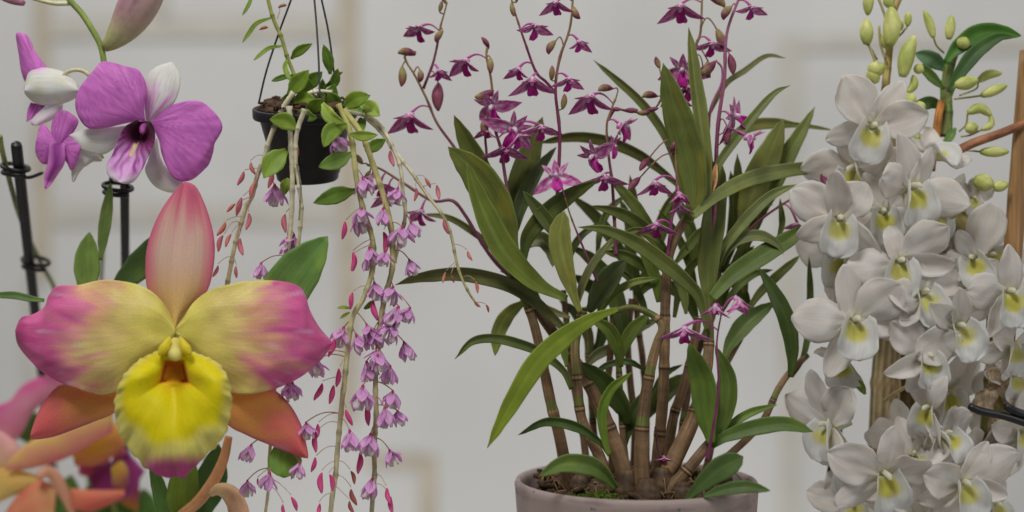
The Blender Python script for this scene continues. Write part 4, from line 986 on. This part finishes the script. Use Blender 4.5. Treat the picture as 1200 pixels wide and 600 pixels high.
# the lip: a frilled disc that folds up round the column and opens into a throat
mb = MB(); LX, LY = 204, 436
outl = [(-24,186,412),(-60,158,425),(-95,141,447),(-120,134,474),(-140,139,506),(-160,153,530),(-172,170,549)]
ring = [(204,410),(192,409),(178,414),(163,422),(149,435),(139,452),(134,472),(136,494),(143,514),(154,530),(168,546),(182,556),(196,559),(206,560),(218,557),(230,546),(242,533),(258,518),(268,497),(272,470),(269,448),(260,430),(246,420),(230,414),(216,409)]
NA = 150; NR = 40
rg = spline([Vector((x, y, 0)) for x, y in ring + [ring[0]]], NA + 1)[:NA]
thr = []
for q in rg:
    dx, dy = q.x - LX, q.y - LY; m_ = math.hypot(dx, dy); dx /= m_; dy /= m_; t = 0.0
    while t < 60:                       # throat mouth: a trapezoid, wider below
        y_ = dy * t
        if y_ < -15 or y_ > 14 or abs(dx * t) > 15.5 + y_ * .26: break
        t += .25
    thr.append(Vector((LX + dx * t, LY + dy * t, 0)))
rows = []; cols = []; uvs = []
for j in range(NR):
    s = j / (NR - 1); row = []; cr = []; ur = []
    for i in range(NA):
        t, o_ = thr[i], rg[i]; ang = math.atan2(o_.y - LY, o_.x - LX)
        if s < .22:
            k = s / .22; q = Vector((LX, LY, 0)).lerp(t, .001 + .999 * k ** .8); d = FD - 24 - 14 * k ** 3
            cc = mix(mix(c(176, 110, 24), c(214, 150, 16), sst(425, 450, q.y)), c(206, 150, 12), sst(.8, 1, k))
            if .62 < k < .93 and abs(t.x - LX) > 11 and t.y > 424: cc = mix(cc, c(146, 52, 34), .75)
        else:
            k = (s - .22) / .78; q = t.lerp(o_, k)
            fr_ = sst(.72, 1.0, k)
            fx = 1 + fr_ * (.010 * math.sin(ang * 31) + .010 * math.sin(ang * 47 + 1) + .012 * noise.noise(Vector((math.cos(ang) * 7, math.sin(ang) * 7, 1))))
            q = Vector((LX, LY + 30, 0)) + (q - Vector((LX, LY + 30, 0))) * fx
            sn = math.sin(ang); upw = sst(.25, -.45, sn)
            d_lo = FD - 38 - 20 * math.sin(PI * min(1, k * .85)) + 4 * fr_ - 4 * k
            d_up = FD - 40 - 4 * math.sin(PI * k) + 18 * k * k
            d = d_lo + (d_up - d_lo) * upw
            d += fr_ * (3.2 * math.sin(ang * 23 + 2 * k) + 1.6 * math.sin(ang * 41)) + 3.0 * noise.noise(Vector((q.x * .04, q.y * .04, 3)))
            d += 5 * math.exp(-((q.x - LX) / 9) ** 2) * sst(.0, .5, math.sin(ang)) * sst(.7, .1, k)
            yy = q.y
            cc = mix(LEM, c(206, 158, 10), sst(.16, .0, k) * .6 + .25 * max(0, noise.noise(Vector((q.x * .05, q.y * .05, 8)))))
            cc = mix(cc, c(234, 190, 110), sst(.72, 1.0, k + .12 * noise.noise(Vector((ang * 4, k, 2))) + .25 * sst(470, 535, yy)) * .9)
            pk = sst(528, 546, yy + 5 * noise.noise(Vector((q.x * .12, 0, 5)))) * sst(44, 26, abs(q.x - 205))
            cc = mix(cc, c(164, 52, 120), pk * .95)
        row.append(P(q.x, q.y, d)); cr.append(cc); ur.append((i / NA * 3, s))
    rows.append(row); cols.append(cr); uvs.append(ur)
mb.grid(rows, cols, uvs, .0008, closed_u=True)
mb.build('lip', M['cattleya'], cf, co)
# its leaves and stalks
for k, (xy, hw, d, colr, roll, prof, d1) in enumerate([
  ([(104,352),(102,330),(102,302),(105,272)], 15, 30, c(104,130,64), 0, LEAF_PROF, 25), ([(118,305),(121,278),(125,250),(130,214)], 7.5, 28, c(88,108,56), 10, LEAF_PROF, 20),
  ([(300,392),(322,358),(350,318),(384,277)], 27, -55, c(92,124,62), 0, LEAF_PROF, -60), ([(128,345),(150,325),(178,296),(206,262)], 17, 45, c(64,90,48), 0, LEAF_PROF, 40),
  ([(52,352),(36,350),(16,346),(-12,346)], 4.5, -20, c(84,110,62), 0, STRAP, -25), ([(345,500),(338,520),(334,540),(333,560)], 19, -40, c(104,138,58), 0, PADDLE, -50),
  ([(190,620),(192,600),(186,570),(176,540)], 9, 10, c(74,104,48), 10, LEAF_PROF, 10), ([(218,622),(214,595),(216,565),(226,535)], 19, 20, c(96,118,40), 0, LEAF_PROF, 10),
  ([(226,622),(236,590),(248,560),(256,520)], 20, 40, c(60,88,44), 0, LEAF_PROF, 40)]):
    mb = MB(); leaf(mb, path(xy, d, d1, 22), hw * S, R(roll), .22, prof, colr, .0007, 11, .03, 1.1, 1.12, 0, k + 90); mb.build('leaf', M['leaf'], co, co)
mb = MB(); mb.tube(path([(268,512),(262,538),(250,564),(232,588),(210,606),(196,626)], -20, 10, 24), [(4.5 + 2.5 * math.sin(PI * i / 23)) * S for i in range(24)], lambda t: c(190, 140, 98), 12, .7); mb.build('stalk', M['bud'], co, co)
mb = MB(); mb.tube(path([(246,580),(254,574),(266,576),(276,588),(282,612),(284,640)], -30, -20, 20), [q * S for q in (3, 5, 6.5, 8, 9, 10, 10.5, 11, 11, 11.5, 12, 12, 12, 12, 12, 12, 12, 11, 10, 8)], lambda t: mix(c(196, 168, 126), c(202, 140, 120), t), 14); mb.build('bud', M['bud'], co, co)

# ================================================================== OUT OF FOCUS ORCHID BEHIND
RD = 320
ro = thing('cattleya_orchid', P(60, 640, RD), 'blurred orange and magenta orchid blooms low in the corner behind the big yellow lip', 'orchid')
mb = MB(); mb.tube(path([(44,560),(54,552),(62,556),(72,572),(84,600),(98,640)], RD - 40, RD, 20), [(5 + 2.5 * math.sin(i * .3)) * S * 1.2 for i in range(20)], c(206, 150, 122), 10); r1 = mb.build('flower', M['cattleya'], ro, ro)
def rc(a, b, fx=.5): return lambda s, u, q: mix(a, b, fx + .5 * u + .5 * noise.noise(Vector((q.x * .04, q.y * .06, a[0] * 7))))
def rear(nm, A, B, d, a, b, par=None, bow=9): return part(nm, A, B, lambda s, u: RD + d * .7 - bow * (1 - u * u) * math.sin(PI * (s * .9 + .05)), rc(a, b), 'cattleya', par or r1, ro, nu=16, nv=16)
rear('petal', [(-20,478),(0,474),(13,468),(26,452),(52,440),(84,440)], [(-20,540),(6,526),(26,508),(38,484),(58,468),(88,454)], 40, c(186,84,134), c(212,146,158))
rear('sepal', [(10,540),(34,518),(70,500),(133,480)], [(6,552),(40,548),(80,536),(132,506)], -40, c(214,170,96), c(208,120,118))
rear('petal', [(84,528),(110,506),(136,494)], [(88,546),(118,544),(150,520)], 10, c(196,160,30), c(190,120,90))
rear('petal', [(-20,500),(0,505),(20,520),(28,540)], [(-20,560),(0,556),(16,552),(26,545)], -10, c(216,140,150), c(214,170,128))
rear('petal', [(-20,548),(10,548),(40,556),(48,566)], [(-20,600),(5,586),(30,576),(48,568)], -20, c(206,162,88), c(210,172,104))
rear('petal', [(50,562),(30,572),(10,594),(0,620)], [(66,572),(64,600),(60,620),(30,640)], -30, c(204,112,90), c(206,158,110))
mb = MB(); mb.tube(path([(140,640),(134,600),(128,570)], RD + 60, RD + 40, 10), 5 * S, c(120, 130, 60), 8); r2 = mb.build('flower', M['cattleya'], ro, ro)
rear('lip', [(104,560),(116,546),(134,540),(150,530)], [(112,584),(132,590),(152,580),(170,552)], 30, c(120,34,92), c(150,60,124), r2)
rear('petal', [(82,572),(104,574),(124,574),(146,574)], [(84,596),(104,600),(128,592),(147,582)], -20, c(206,120,92), c(198,98,84), r2)
rear('petal', [(92,532),(110,530),(128,534)], [(92,556),(112,560),(132,552)], 50, c(158,50,96), c(176,80,110), r2)
rear('petal', [(136,520),(150,530),(164,560)], [(126,560),(140,588),(162,600)], 60, c(160,58,110), c(170,120,40), r2)
rear('petal', [(130,548),(142,540),(150,548)], [(132,572),(142,576),(152,566)], -10, c(176,140,40), c(150,80,90), r2)
for k, (xy, hw) in enumerate([([(40,520),(34,500),(26,480)], 22), ([(50,640),(72,600),(84,556)], 26), ([(150,640),(152,610),(140,580)], 26), ([(176,640),(170,600),(168,572)], 22), ([(110,640),(110,600),(116,560)], 26)]):
    mb = MB(); leaf(mb, path(xy, RD + 60, RD + 60, 14), hw * S, 0, .2, LEAF_PROF, c(70, 104, 46), .001, 7); mb.build('leaf', M['leaf'], ro, ro)

# ================================================================== WHITE ORCHID (right)
wo = thing('white_orchid', P(1090, 640, 0), 'white orchid crowded with yellow throated flowers and pale green buds on thick striped canes', 'orchid')
WP = c(206, 201, 195, 1.0); WV = c(196, 189, 182); YG = c(190, 186, 104); YG2 = c(164, 164, 62)
OVA = [(0, .26), (.15, .55), (.38, .94), (.55, 1.0), (.74, .87), (.88, .58), (.96, .32), (1, .10)]
SEP = [(0, .55), (.2, .86), (.45, 1.0), (.7, .86), (.88, .54), (.96, .3), (1, .08)]
LIP = [(0, .62), (.2, .86), (.45, 1.0), (.7, 1.0), (.88, .78), (1, .30)]
def wflower(x, y, d, size, face, roll=0, spec=None, seed=0, green=1.0, lip=1.0):
    rn = random.Random(seed * 13 + 5); face = (face[0] + rn.uniform(-.28, .28), face[1] + rn.uniform(-.22, .22), face[2]); m4 = place(x, y, d, size, face, R(roll))
    mb = MB()
    mb.tube([Vector((0, .02, -.10)), Vector((0, .06, .06)), Vector((0, .07, .2)), Vector((0, .04, .29))], [.05, .05, .055, .02], mix(WP, c(196, 192, 150), .4), 9)
    # ovary and pedicel curving back to the cane
    mb.tube(spline([Vector((0, 0, -.04)), Vector((0, -.05, -.25)), Vector((.05, .02, -.55))], 9), [.075, .07, .06, .05, .045, .04, .04, .04, .04], mix(WP, c(150, 160, 90), .5), 7)
    fo = bpy.data.objects.new('flower', mb.mesh('flower_core', M['white_petal'])); COL.objects.link(fo)
    fo.parent = wo; fo.matrix_basis = Matrix.Translation(-wo.location) @ m4
    spec = spec or [('s', 90, 1, 0), ('p', 25, 1, 0), ('p', 155, 1, 0), ('s', -45, 1, 0), ('s', -135, 1, 0)]
    for k, (kind, phi, ls, ex) in enumerate(spec):
        sd = seed * 7 + k
        def col(s, u, sd=sd):
            t = .5 + .8 * noise.noise(Vector((u * 6 + sd, s * 1.5, sd)))
            cc = mix(WP, WV, t); return mix(cc, mix(WP, YG, .35), sst(.18, 0, s))
        mb = MB()
        if kind == 'p':
            fpetal(mb, R(phi + rn.uniform(-6, 6)), ls * rn.uniform(.95, 1.06), .405 * ls ** .5, R(70 + rn.uniform(-14, 12)), R(rn.uniform(-8, 55) + ex), rn.uniform(-.35, .4), OVA, col, 15, 18, .010, .09, .06, sd, R(rn.uniform(-34, 34)), .10, .07, .09)
        else:
            fpetal(mb, R(phi + rn.uniform(-6, 6)), ls * rn.uniform(.93, 1.05), .27 * ls ** .5, R(74 + rn.uniform(-12, 14)), R(rn.uniform(-5, 55) + ex), rn.uniform(-.2, .6), SEP, col, 11, 18, .010, .05, .05, sd, R(rn.uniform(-38, 38)), .08, .10, .09)
        o = mb.build('petal' if kind == 'p' else 'sepal', M['white_petal'], fo); 
    if lip:
        rn_y = rn.uniform(.72, 1.0)
        def lc(s, u):
            e = math.hypot((s - .27) / .31, u / .68) + .22 * noise.noise(Vector((u * 4, s * 5, seed)))
            t = sst(1.08, .66, e) * rn_y
            cc = mix(WP, YG, t * green); return mix(cc, YG2, sst(.8, .2, e) * green * .55 * rn_y)
        mb = MB()
        fpetal(mb, R(-90 + rn.uniform(-8, 8)), .70 * lip, .40 * lip, R(42), R(58 + rn.uniform(-20, 20)), lambda s: 1.15 - 1.05 * s, LIP, lc, 19, 20, .010, .07, .035, seed, 0, .03, .05, .10)
        mb.build('lip', M['white_petal'], fo)
    return fo
def S5(a, b=None, lo=None): return None
F = [ # x, y, d, size, face(r,u,t), roll, spec
 (1022,150,-25,63,(.05,-.15,1),-22,[('s',82,1.02,0),('p',145,1.1,0),('p',33,.95,0),('s',-140,.85,0),('s',-35,.6,0)]),
 (1001,196,5,60,(-.5,-.45,.8),0,[('p',165,.95,0),('s',100,.6,0),('s',-130,.6,0),('p',20,.6,0),('s',-40,.7,0)]),
 (984,258,-35,64,(-.1,-.1,1),0,[('s',92,1.0,0),('p',150,1.0,0),('p',55,.8,0),('s',-38,1.05,0),('s',-150,.85,0)]),
 (1035,250,-15,56,(.1,-.05,1),0,[('s',120,.9,0),('p',170,.8,0),('p',40,1.0,0),('s',-20,1.0,0),('s',-120,.9,0)]),
 (1068,220,-40,66,(.15,-.05,1),0,[('s',112,1.05,0),('p',165,.8,0),('p',-10,1.0,0),('s',50,.9,0),('s',-80,.9,0)]),
 (1091,182,-10,50,(.3,.75,.5),10,[('s',82,1.05,0),('s',45,1.1,0),('p',150,.5,0),('p',-30,.9,0)]),
 (1140,232,10,30,(.1,-.3,.8),0,[('s',90,.8,0),('p',30,.8,0),('p',150,.8,0),('s',-45,.8,0),('s',-135,.8,0)]),
 (1054,308,-45,62,(.1,0,1),-8,[('s',112,.75,0),('p',190,1.0,0),('p',45,1.05,0),('s',5,1.0,0),('s',-120,.85,0)]),
 (985,300,20,58,(-.6,-.45,.7),0,[('p',165,.95,0),('s',110,.7,0),('s',-100,.95,0),('s',-60,.9,0),('p',20,.7,0)]),
 (1001,377,-50,68,(-.05,-.05,1),-8,[('s',108,.98,0),('p',188,1.05,0),('p',48,1.02,0),('s',3,.85,0),('s',-105,1.0,0)]),
 (986,420,0,56,(-.2,-.6,.6),0,[('s',-115,.8,0),('s',-70,1.0,0),('p',120,.7,0)]),
 (1082,346,-55,58,(.15,.2,1),10,[('s',100,.8,0),('p',170,.8,0),('p',30,1.05,0),('s',-40,.9,0),('s',-140,.8,0)]),
 (1122,383,-60,62,(.1,-.05,1),12,[('s',95,.8,0),('p',200,1.0,0),('p',40,.95,0),('s',140,.9,0),('s',-100,.6,0)]),
 (1183,343,-60,60,(.1,-.05,1),6,[('s',90,.95,0),('p',165,.95,0),('p',15,1,0),('s',-130,.95,0),('s',-60,1.0,0)]),
 (1141,304,-5,56,(-.2,.1,.9),20,[('p',48,1.25,0),('s',100,.7,0),('s',-160,.8,0),('p',170,.6,0),('s',-80,.7,0)]),
 (1187,405,-30,52,(.4,-.1,.7),0,[('s',195,1.1,0),('p',150,.8,0),('p',30,1,0),('s',-100,.8,0)]),
 (1086,418,-62,54,(.1,-.2,1),0,[('s',195,1.15,0),('p',130,1.0,0),('p',40,.8,0),('s',-60,1.0,20),('s',-120,.9,20)]),
 (972,500,-20,60,(-.75,-.15,.6),10,[('p',140,1.05,0),('s',100,1.1,0),('p',50,.95,0),('s',-120,1.0,20),('s',-70,.7,0)]),
 (1036,556,-70,66,(.0,-.1,1),5,[('s',78,.9,0),('p',150,1.05,0),('p',25,.8,0),('s',205,1.05,0),('s',-60,.8,0)]),
 (993,540,-15,56,(-.3,-.2,.6),0,[('s',110,.8,0),('p',-110,.8,0),('p',150,.6,0),('s',-70,.9,0)]),
 (1127,566,-70,64,(.05,-.15,1),5,[('s',60,.85,0),('p',28,1.15,0),('p',155,.9,0),('s',-20,.8,0),('s',-160,.9,0)]),
 (1088,478,-60,50,(-.7,-.3,.6),0,[('s',100,1.0,0),('s',-110,1.25,20),('p',-75,1.1,10),('s',60,.9,0)]),
 (1200,505,-5,54,(.2,-.1,1),0,[('s',90,.9,0),('p',165,.9,0),('s',-110,1.1,0),('s',-150,.7,0)]),
 (1190,440,5,52,(.1,-.1,1),0,[('s',130,.9,0),('p',175,.7,0),('p',60,.9,0),('s',-90,.9,0)]),
 (1106,512,-50,52,(.2,.3,.8),0,[('p',25,.9,0),('s',60,.7,0),('p',170,.7,0),('s',-150,1,0)]),
 # deeper flowers seen in the gaps
 (1030,330,35,56,(0,.1,1),40,None),(1106,300,35,60,(.1,0,1),15,None),(1110,460,40,56,(.1,-.4,.8),0,None),(1070,268,30,56,(.1,.1,1),-30,None),(1090,560,15,56,(0,0,1),30,None),(1060,515,30,50,(0,0,1),10,None),(1160,300,40,52,(.2,0,1),50,None),(1030,205,30,46,(0,0,1),10,None),(1150,470,55,46,(0,-.2,1),60,[('p',25,.8,0),('p',200,.8,0)]),
 (1000,585,-10,50,(-.1,-.3,.8),20,None),(1048,278,20,50,(-.2,.2,.9),70,None),(1100,250,25,50,(.3,-.2,.9),-20,None),(1075,385,10,50,(.1,-.3,.9),-40,None),(1128,345,5,52,(.3,.1,.9),25,None),(1070,535,-35,48,(-.2,.1,.9),15,None),(1150,525,10,46,(.3,-.2,.8),-15,None),(1080,606,-30,54,(0,-.1,1),0,None),(1165,590,0,50,(.1,-.1,1),0,[('s',90,.7,0),('p',150,.7,0),('s',-140,.8,0)]),
]
for k, (x, y, d, sz, face, roll, spec) in enumerate(F): wflower(x, y, d, sz, face, roll, spec, k + 1)
# canes
def wcane(xy, d, r0, r1, ca, cb, step=60, stripes=False, nm='cane'):
    pts = path(xy, d, d, 60); L = sum((pts[i + 1] - pts[i]).length for i in range(59)) / S; k = max(1, round(L / step)); mb = MB(); n = 26; rows = []
    x = Vector((1, 0, 0)); cols = []; uvs = []
    for j in range(60):
        t = (pts[min(j + 1, 59)] - pts[max(j - 1, 0)]).normalized(); x = (x - t * x.dot(t)).normalized(); y = t.cross(x); s = j / 59
        f = (s * k) % 1; f = min(f, 1 - f) * step; rr = (r0 + (r1 - r0) * s) * S * (1 + .10 * math.exp(-(f / 4) ** 2)); row = []; cr = []
        for i in range(n):
            a = 2 * PI * i / n; row.append(pts[j] + (x * math.cos(a) + y * math.sin(a)) * rr)
            cc = mix(ca, cb, .5 + .8 * noise.noise(Vector((math.cos(a) * 1.5, math.sin(a) * 1.5, s * 5 + r0))))
            if stripes and i % 2: cc = mix(cc, c(176, 160, 128), .75)
            if f < 7 and stripes: cc = mix(cc, c(158, 134, 100), .8)
            elif f < 2: cc = mul(cc, .6)
            cr.append(cc)
        rows.append(row); cols.append(cr); uvs.append([(i / n, s) for i in range(n)])
    mb.grid(rows, cols, uvs, .0006, closed_u=True); return mb.build(nm, M['cane'], wo, wo)
wcane([(1036,640),(1035,560),(1036,500),(1038,440),(1042,380),(1046,300),(1040,200),(1036,130)], 60, 20, 11, c(106,104,70), c(128,108,80), 66, True)
wcane([(1062,640),(1062,540),(1064,440),(1060,330)], 75, 14, 10, c(112,90,66), c(98,92,60), 60)
wcane([(1160,640),(1160,560),(1164,500),(1168,440),(1170,390),(1160,330),(1130,270),(1110,230)], 20, 17, 9, c(104,112,50), c(126,112,74), 34)
wcane([(1086,560),(1092,620)], 30, 8, 8, c(140,100,60), c(120,86,56), 60)
wcane([(1090,200),(1096,165),(1100,135),(1104,118)], 30, 5, 4, c(160,108,52), c(140,90,50), 60)
# leafy cane top right
wcane([(1108,160),(1109,130),(1109,105),(1112,80),(1118,62),(1122,50)], 40, 7.5, 5, c(84,112,50), c(96,92,60), 28)
wcane([(1112,182),(1140,168),(1176,155),(1206,142)], 10, 5, 4.5, c(112,72,50), c(130,90,64), 80, nm='stalk')
# papery sheaths on the leaning cane
rs = random.Random(4)
for (x, y, w, h, tilt) in ((1172,444,13,26,.1),(1158,470,13,24,-.2),(1168,500,12,22,.3),(1152,410,8,24,-.5),(1182,462,9,20,.8),(1146,470,6,30,-.6),(1170,540,14,30,.1),(1158,570,13,30,-.1),(1190,478,8,16,1.2)):
    mb = MB(); leaf(mb, path([(x + tilt * h * .5, y + h * .5), (x, y), (x - tilt * h * .5 + rs.uniform(-3, 3), y - h * .5)], -6, -12, 12), w * S, rs.uniform(-.4, .4), -.55, [(0, .9), (.3, 1), (.75, .95), (.92, .8), (1, .55)], mul(c(158, 140, 118), rs.uniform(.8, 1.1)), .0004, 13, .28, .8, 1.0, .5, x); mb.build('sheath', M['cane'], wo, wo)
for k, (xy, hw, d, colr, roll) in enumerate([
  ([(1108,74),(1122,56),(1146,40),(1172,38),(1197,42)], 12, 25, c(62,98,36), 0), ([(1112,108),(1128,82),(1146,60),(1168,45),(1186,42)], 9.5, 15, c(50,78,34), 15), ([(1108,82),(1096,72),(1084,66),(1072,62)], 10, 45, c(86,116,84), 0), ([(1106,128),(1092,120),(1076,124),(1064,130)], 8, 42, c(70,98,50), 10),
  ([(1106,104),(1094,92),(1082,80),(1072,78)], 6, 25, c(84,110,52), 0), ([(1014,462),(1008,452),(1000,444)], 5, 10, c(120,140,60), 0), ([(1010,280),(1018,296),(1026,300)], 5, 30, c(110,128,50), 0), ([(1120,150),(1112,162),(1104,170)], 5, 30, c(84,110,52), 0)]):
    mb = MB(); leaf(mb, path(xy, d, d - 10, 24), hw * S, R(roll), .3, LEAF_PROF, colr, .0006, 9, .05, 1.1, 1.25, 0, k + 130); mb.build('leaf', M['leaf'], wo, wo)
# buds
BG = c(150, 158, 84); BG2 = c(178, 180, 112)
def wbud(x0, y0, x1, y1, r, d, curve=0, ped=None):
    mb = MB(); n = 14; dx, dy = x1 - x0, y1 - y0
    q = path([(x0, y0), ((x0 + x1) / 2 - dy * curve, (y0 + y1) / 2 + dx * curve), (x1, y1)], d, d, n)
    mb.tube(q, [(r * (math.sin(PI * (i / (n - 1) * .90 + .08)) ** .6) + .2) * S for i in range(n)], lambda t: mix(BG, BG2, .5 + .5 * math.sin(t * 5 + x0)), 12)
    if ped: mb.tube(path([(x0, y0)] + ped, d, d + 12, 12), 1.2 * S, c(140, 140, 92), 6)
    mb.build('bud', M['bud'], wo, wo)
for b in [(1018,-14,1017,18,6.5,20),(1016,52,1015,22,8,20,.0,[(1020,56),(1028,70)]),(1042,54,1044,8,10.5,15,.05),(1040,-6,1044,10,7,20),(1064,30,1064,14,4.5,20,0,[(1056,40),(1048,46)]),(1058,90,1071,42,9.5,8,-.04),(1018,78,1036,76,9,10,.2),(1026,98,1020,80,8,12),(1064,108,1070,88,5,14,.2),
          (1094,44,1083,12,5.2,30,.03,[(1098,54),(1106,62)]),(1112,46,1115,18,6,30),(1126,56,1132,44,8,18),(1146,95,1174,86,5.5,30,-.12,[(1144,104),(1124,112)]),(1150,112,1180,100,6,25,0,[(1136,114),(1118,116)]),(1120,100,1146,94,8,10,0,[(1116,110),(1112,120)]),(1134,132,1162,136,6,20,-.25,[(1132,146),(1124,154)]),(1150,152,1161,134,4,20,.3,[(1138,158),(1126,160)]),(1132,152,1146,148,7,18),
          (1149,178,1182,178,6,15,0,[(1142,177),(1130,176)]),(1142,210,1164,218,10,0,0),(1162,220,1182,216,6.5,5,0),(1144,246,1168,248,6.5,15,0),(1072,78,1082,84,6,12),(1052,128,1072,112,11,0,0),(1074,120,1082,132,7,10),(1070,168,1076,158,6,10),(1132,272,1142,264,7,20,0),(1120,292,1130,284,6,20),(1050,22,1056,36,6,22),(1034,40,1040,58,5,22)]:
    wbud(*b)
wcane([(1036,140),(1038,100),(1042,60),(1046,20),(1056,-6),(1070,-30)], 32, 5, 2.5, c(140,110,80), c(150,140,84), 30)
mb = MB()
for xy in ([(1030,84),(1024,68),(1018,52)], [(1038,70),(1032,52),(1030,30)], [(1040,28),(1034,10),(1026,-10)]): mb.tube(path(xy, 24, 20, 10), 1.6 * S, c(150, 140, 96), 6)
mb.build('stalk', M['stem'], wo, wo)
for xy in ([(1052,398),(1066,394),(1084,394)], [(1036,470),(1050,460),(1064,452)]):
    mb = MB(); mb.tube(path(xy, 10, 0, 10), 2.4 * S, c(160, 140, 100), 8); mb.build('stalk', M['stem'], wo, wo)

# ================================================================== LIGHT, CAMERA
w = bpy.data.worlds.new('World'); sc.world = w; w.use_nodes = True
bg = w.node_tree.nodes['Background']; bg.inputs[0].default_value = (1.0, 0.99, 0.975, 1); bg.inputs[1].default_value = 0.12
def area(name, loc, look, size, power, col=(1, 1, 1), sy=None):
    l = bpy.data.lights.new(name, 'AREA'); l.energy = power; l.color = col; l.size = size
    if sy: l.shape = 'RECTANGLE'; l.size_y = sy
    o = bpy.data.objects.new(name, l); COL.objects.link(o); o.location = loc
    o.rotation_euler = (Vector(look) - Vector(loc)).to_track_quat('-Z', 'Y').to_euler(); return o
area('softbox_lamp', (-0.45, -1.0, 1.8), (0.05, 0, 0.3), 0.55, 21.5, (1, .98, .95))
area('fill_lamp', (1.3, -1.2, 0.9), (0, 0, 0.3), 0.8, 6.8, (1, .99, .97))
area('wall_fill_light', (-1.6, 0.9, 2.4), (-0.4, 2.4, 0.5), 1.2, 23, (1, .99, .975))  # three unseen area lamps added to brighten the backdrop wall evenly
area('wall_fill_light', (1.6, 0.9, 2.4), (0.4, 2.4, 0.5), 1.2, 23, (1, .99, .975))
area('wall_fill_light', (0, 1.1, -1.3), (0, 2.4, 0.0), 1.6, 15, (1, .99, .975))
cam = bpy.data.cameras.new('camera'); co_ = bpy.data.objects.new('camera', cam); COL.objects.link(co_)
co_.location = CAM; co_.rotation_euler = (R(90), 0, 0)
cam.sensor_width = 36; cam.lens = 36 * D / 1200; cam.clip_start = .01; cam.clip_end = 100
cam.dof.use_dof = True; cam.dof.focus_distance = (D - 50) * S
cam.dof.aperture_fstop = cam.lens / 1000 / (34 * S)
sc.camera = co_
sc.view_settings.view_transform = 'Standard'; sc.view_settings.look = 'None'
sc.view_settings.exposure = 0.07; sc.view_settings.gamma = 1
sc.cycles.use_denoising = True
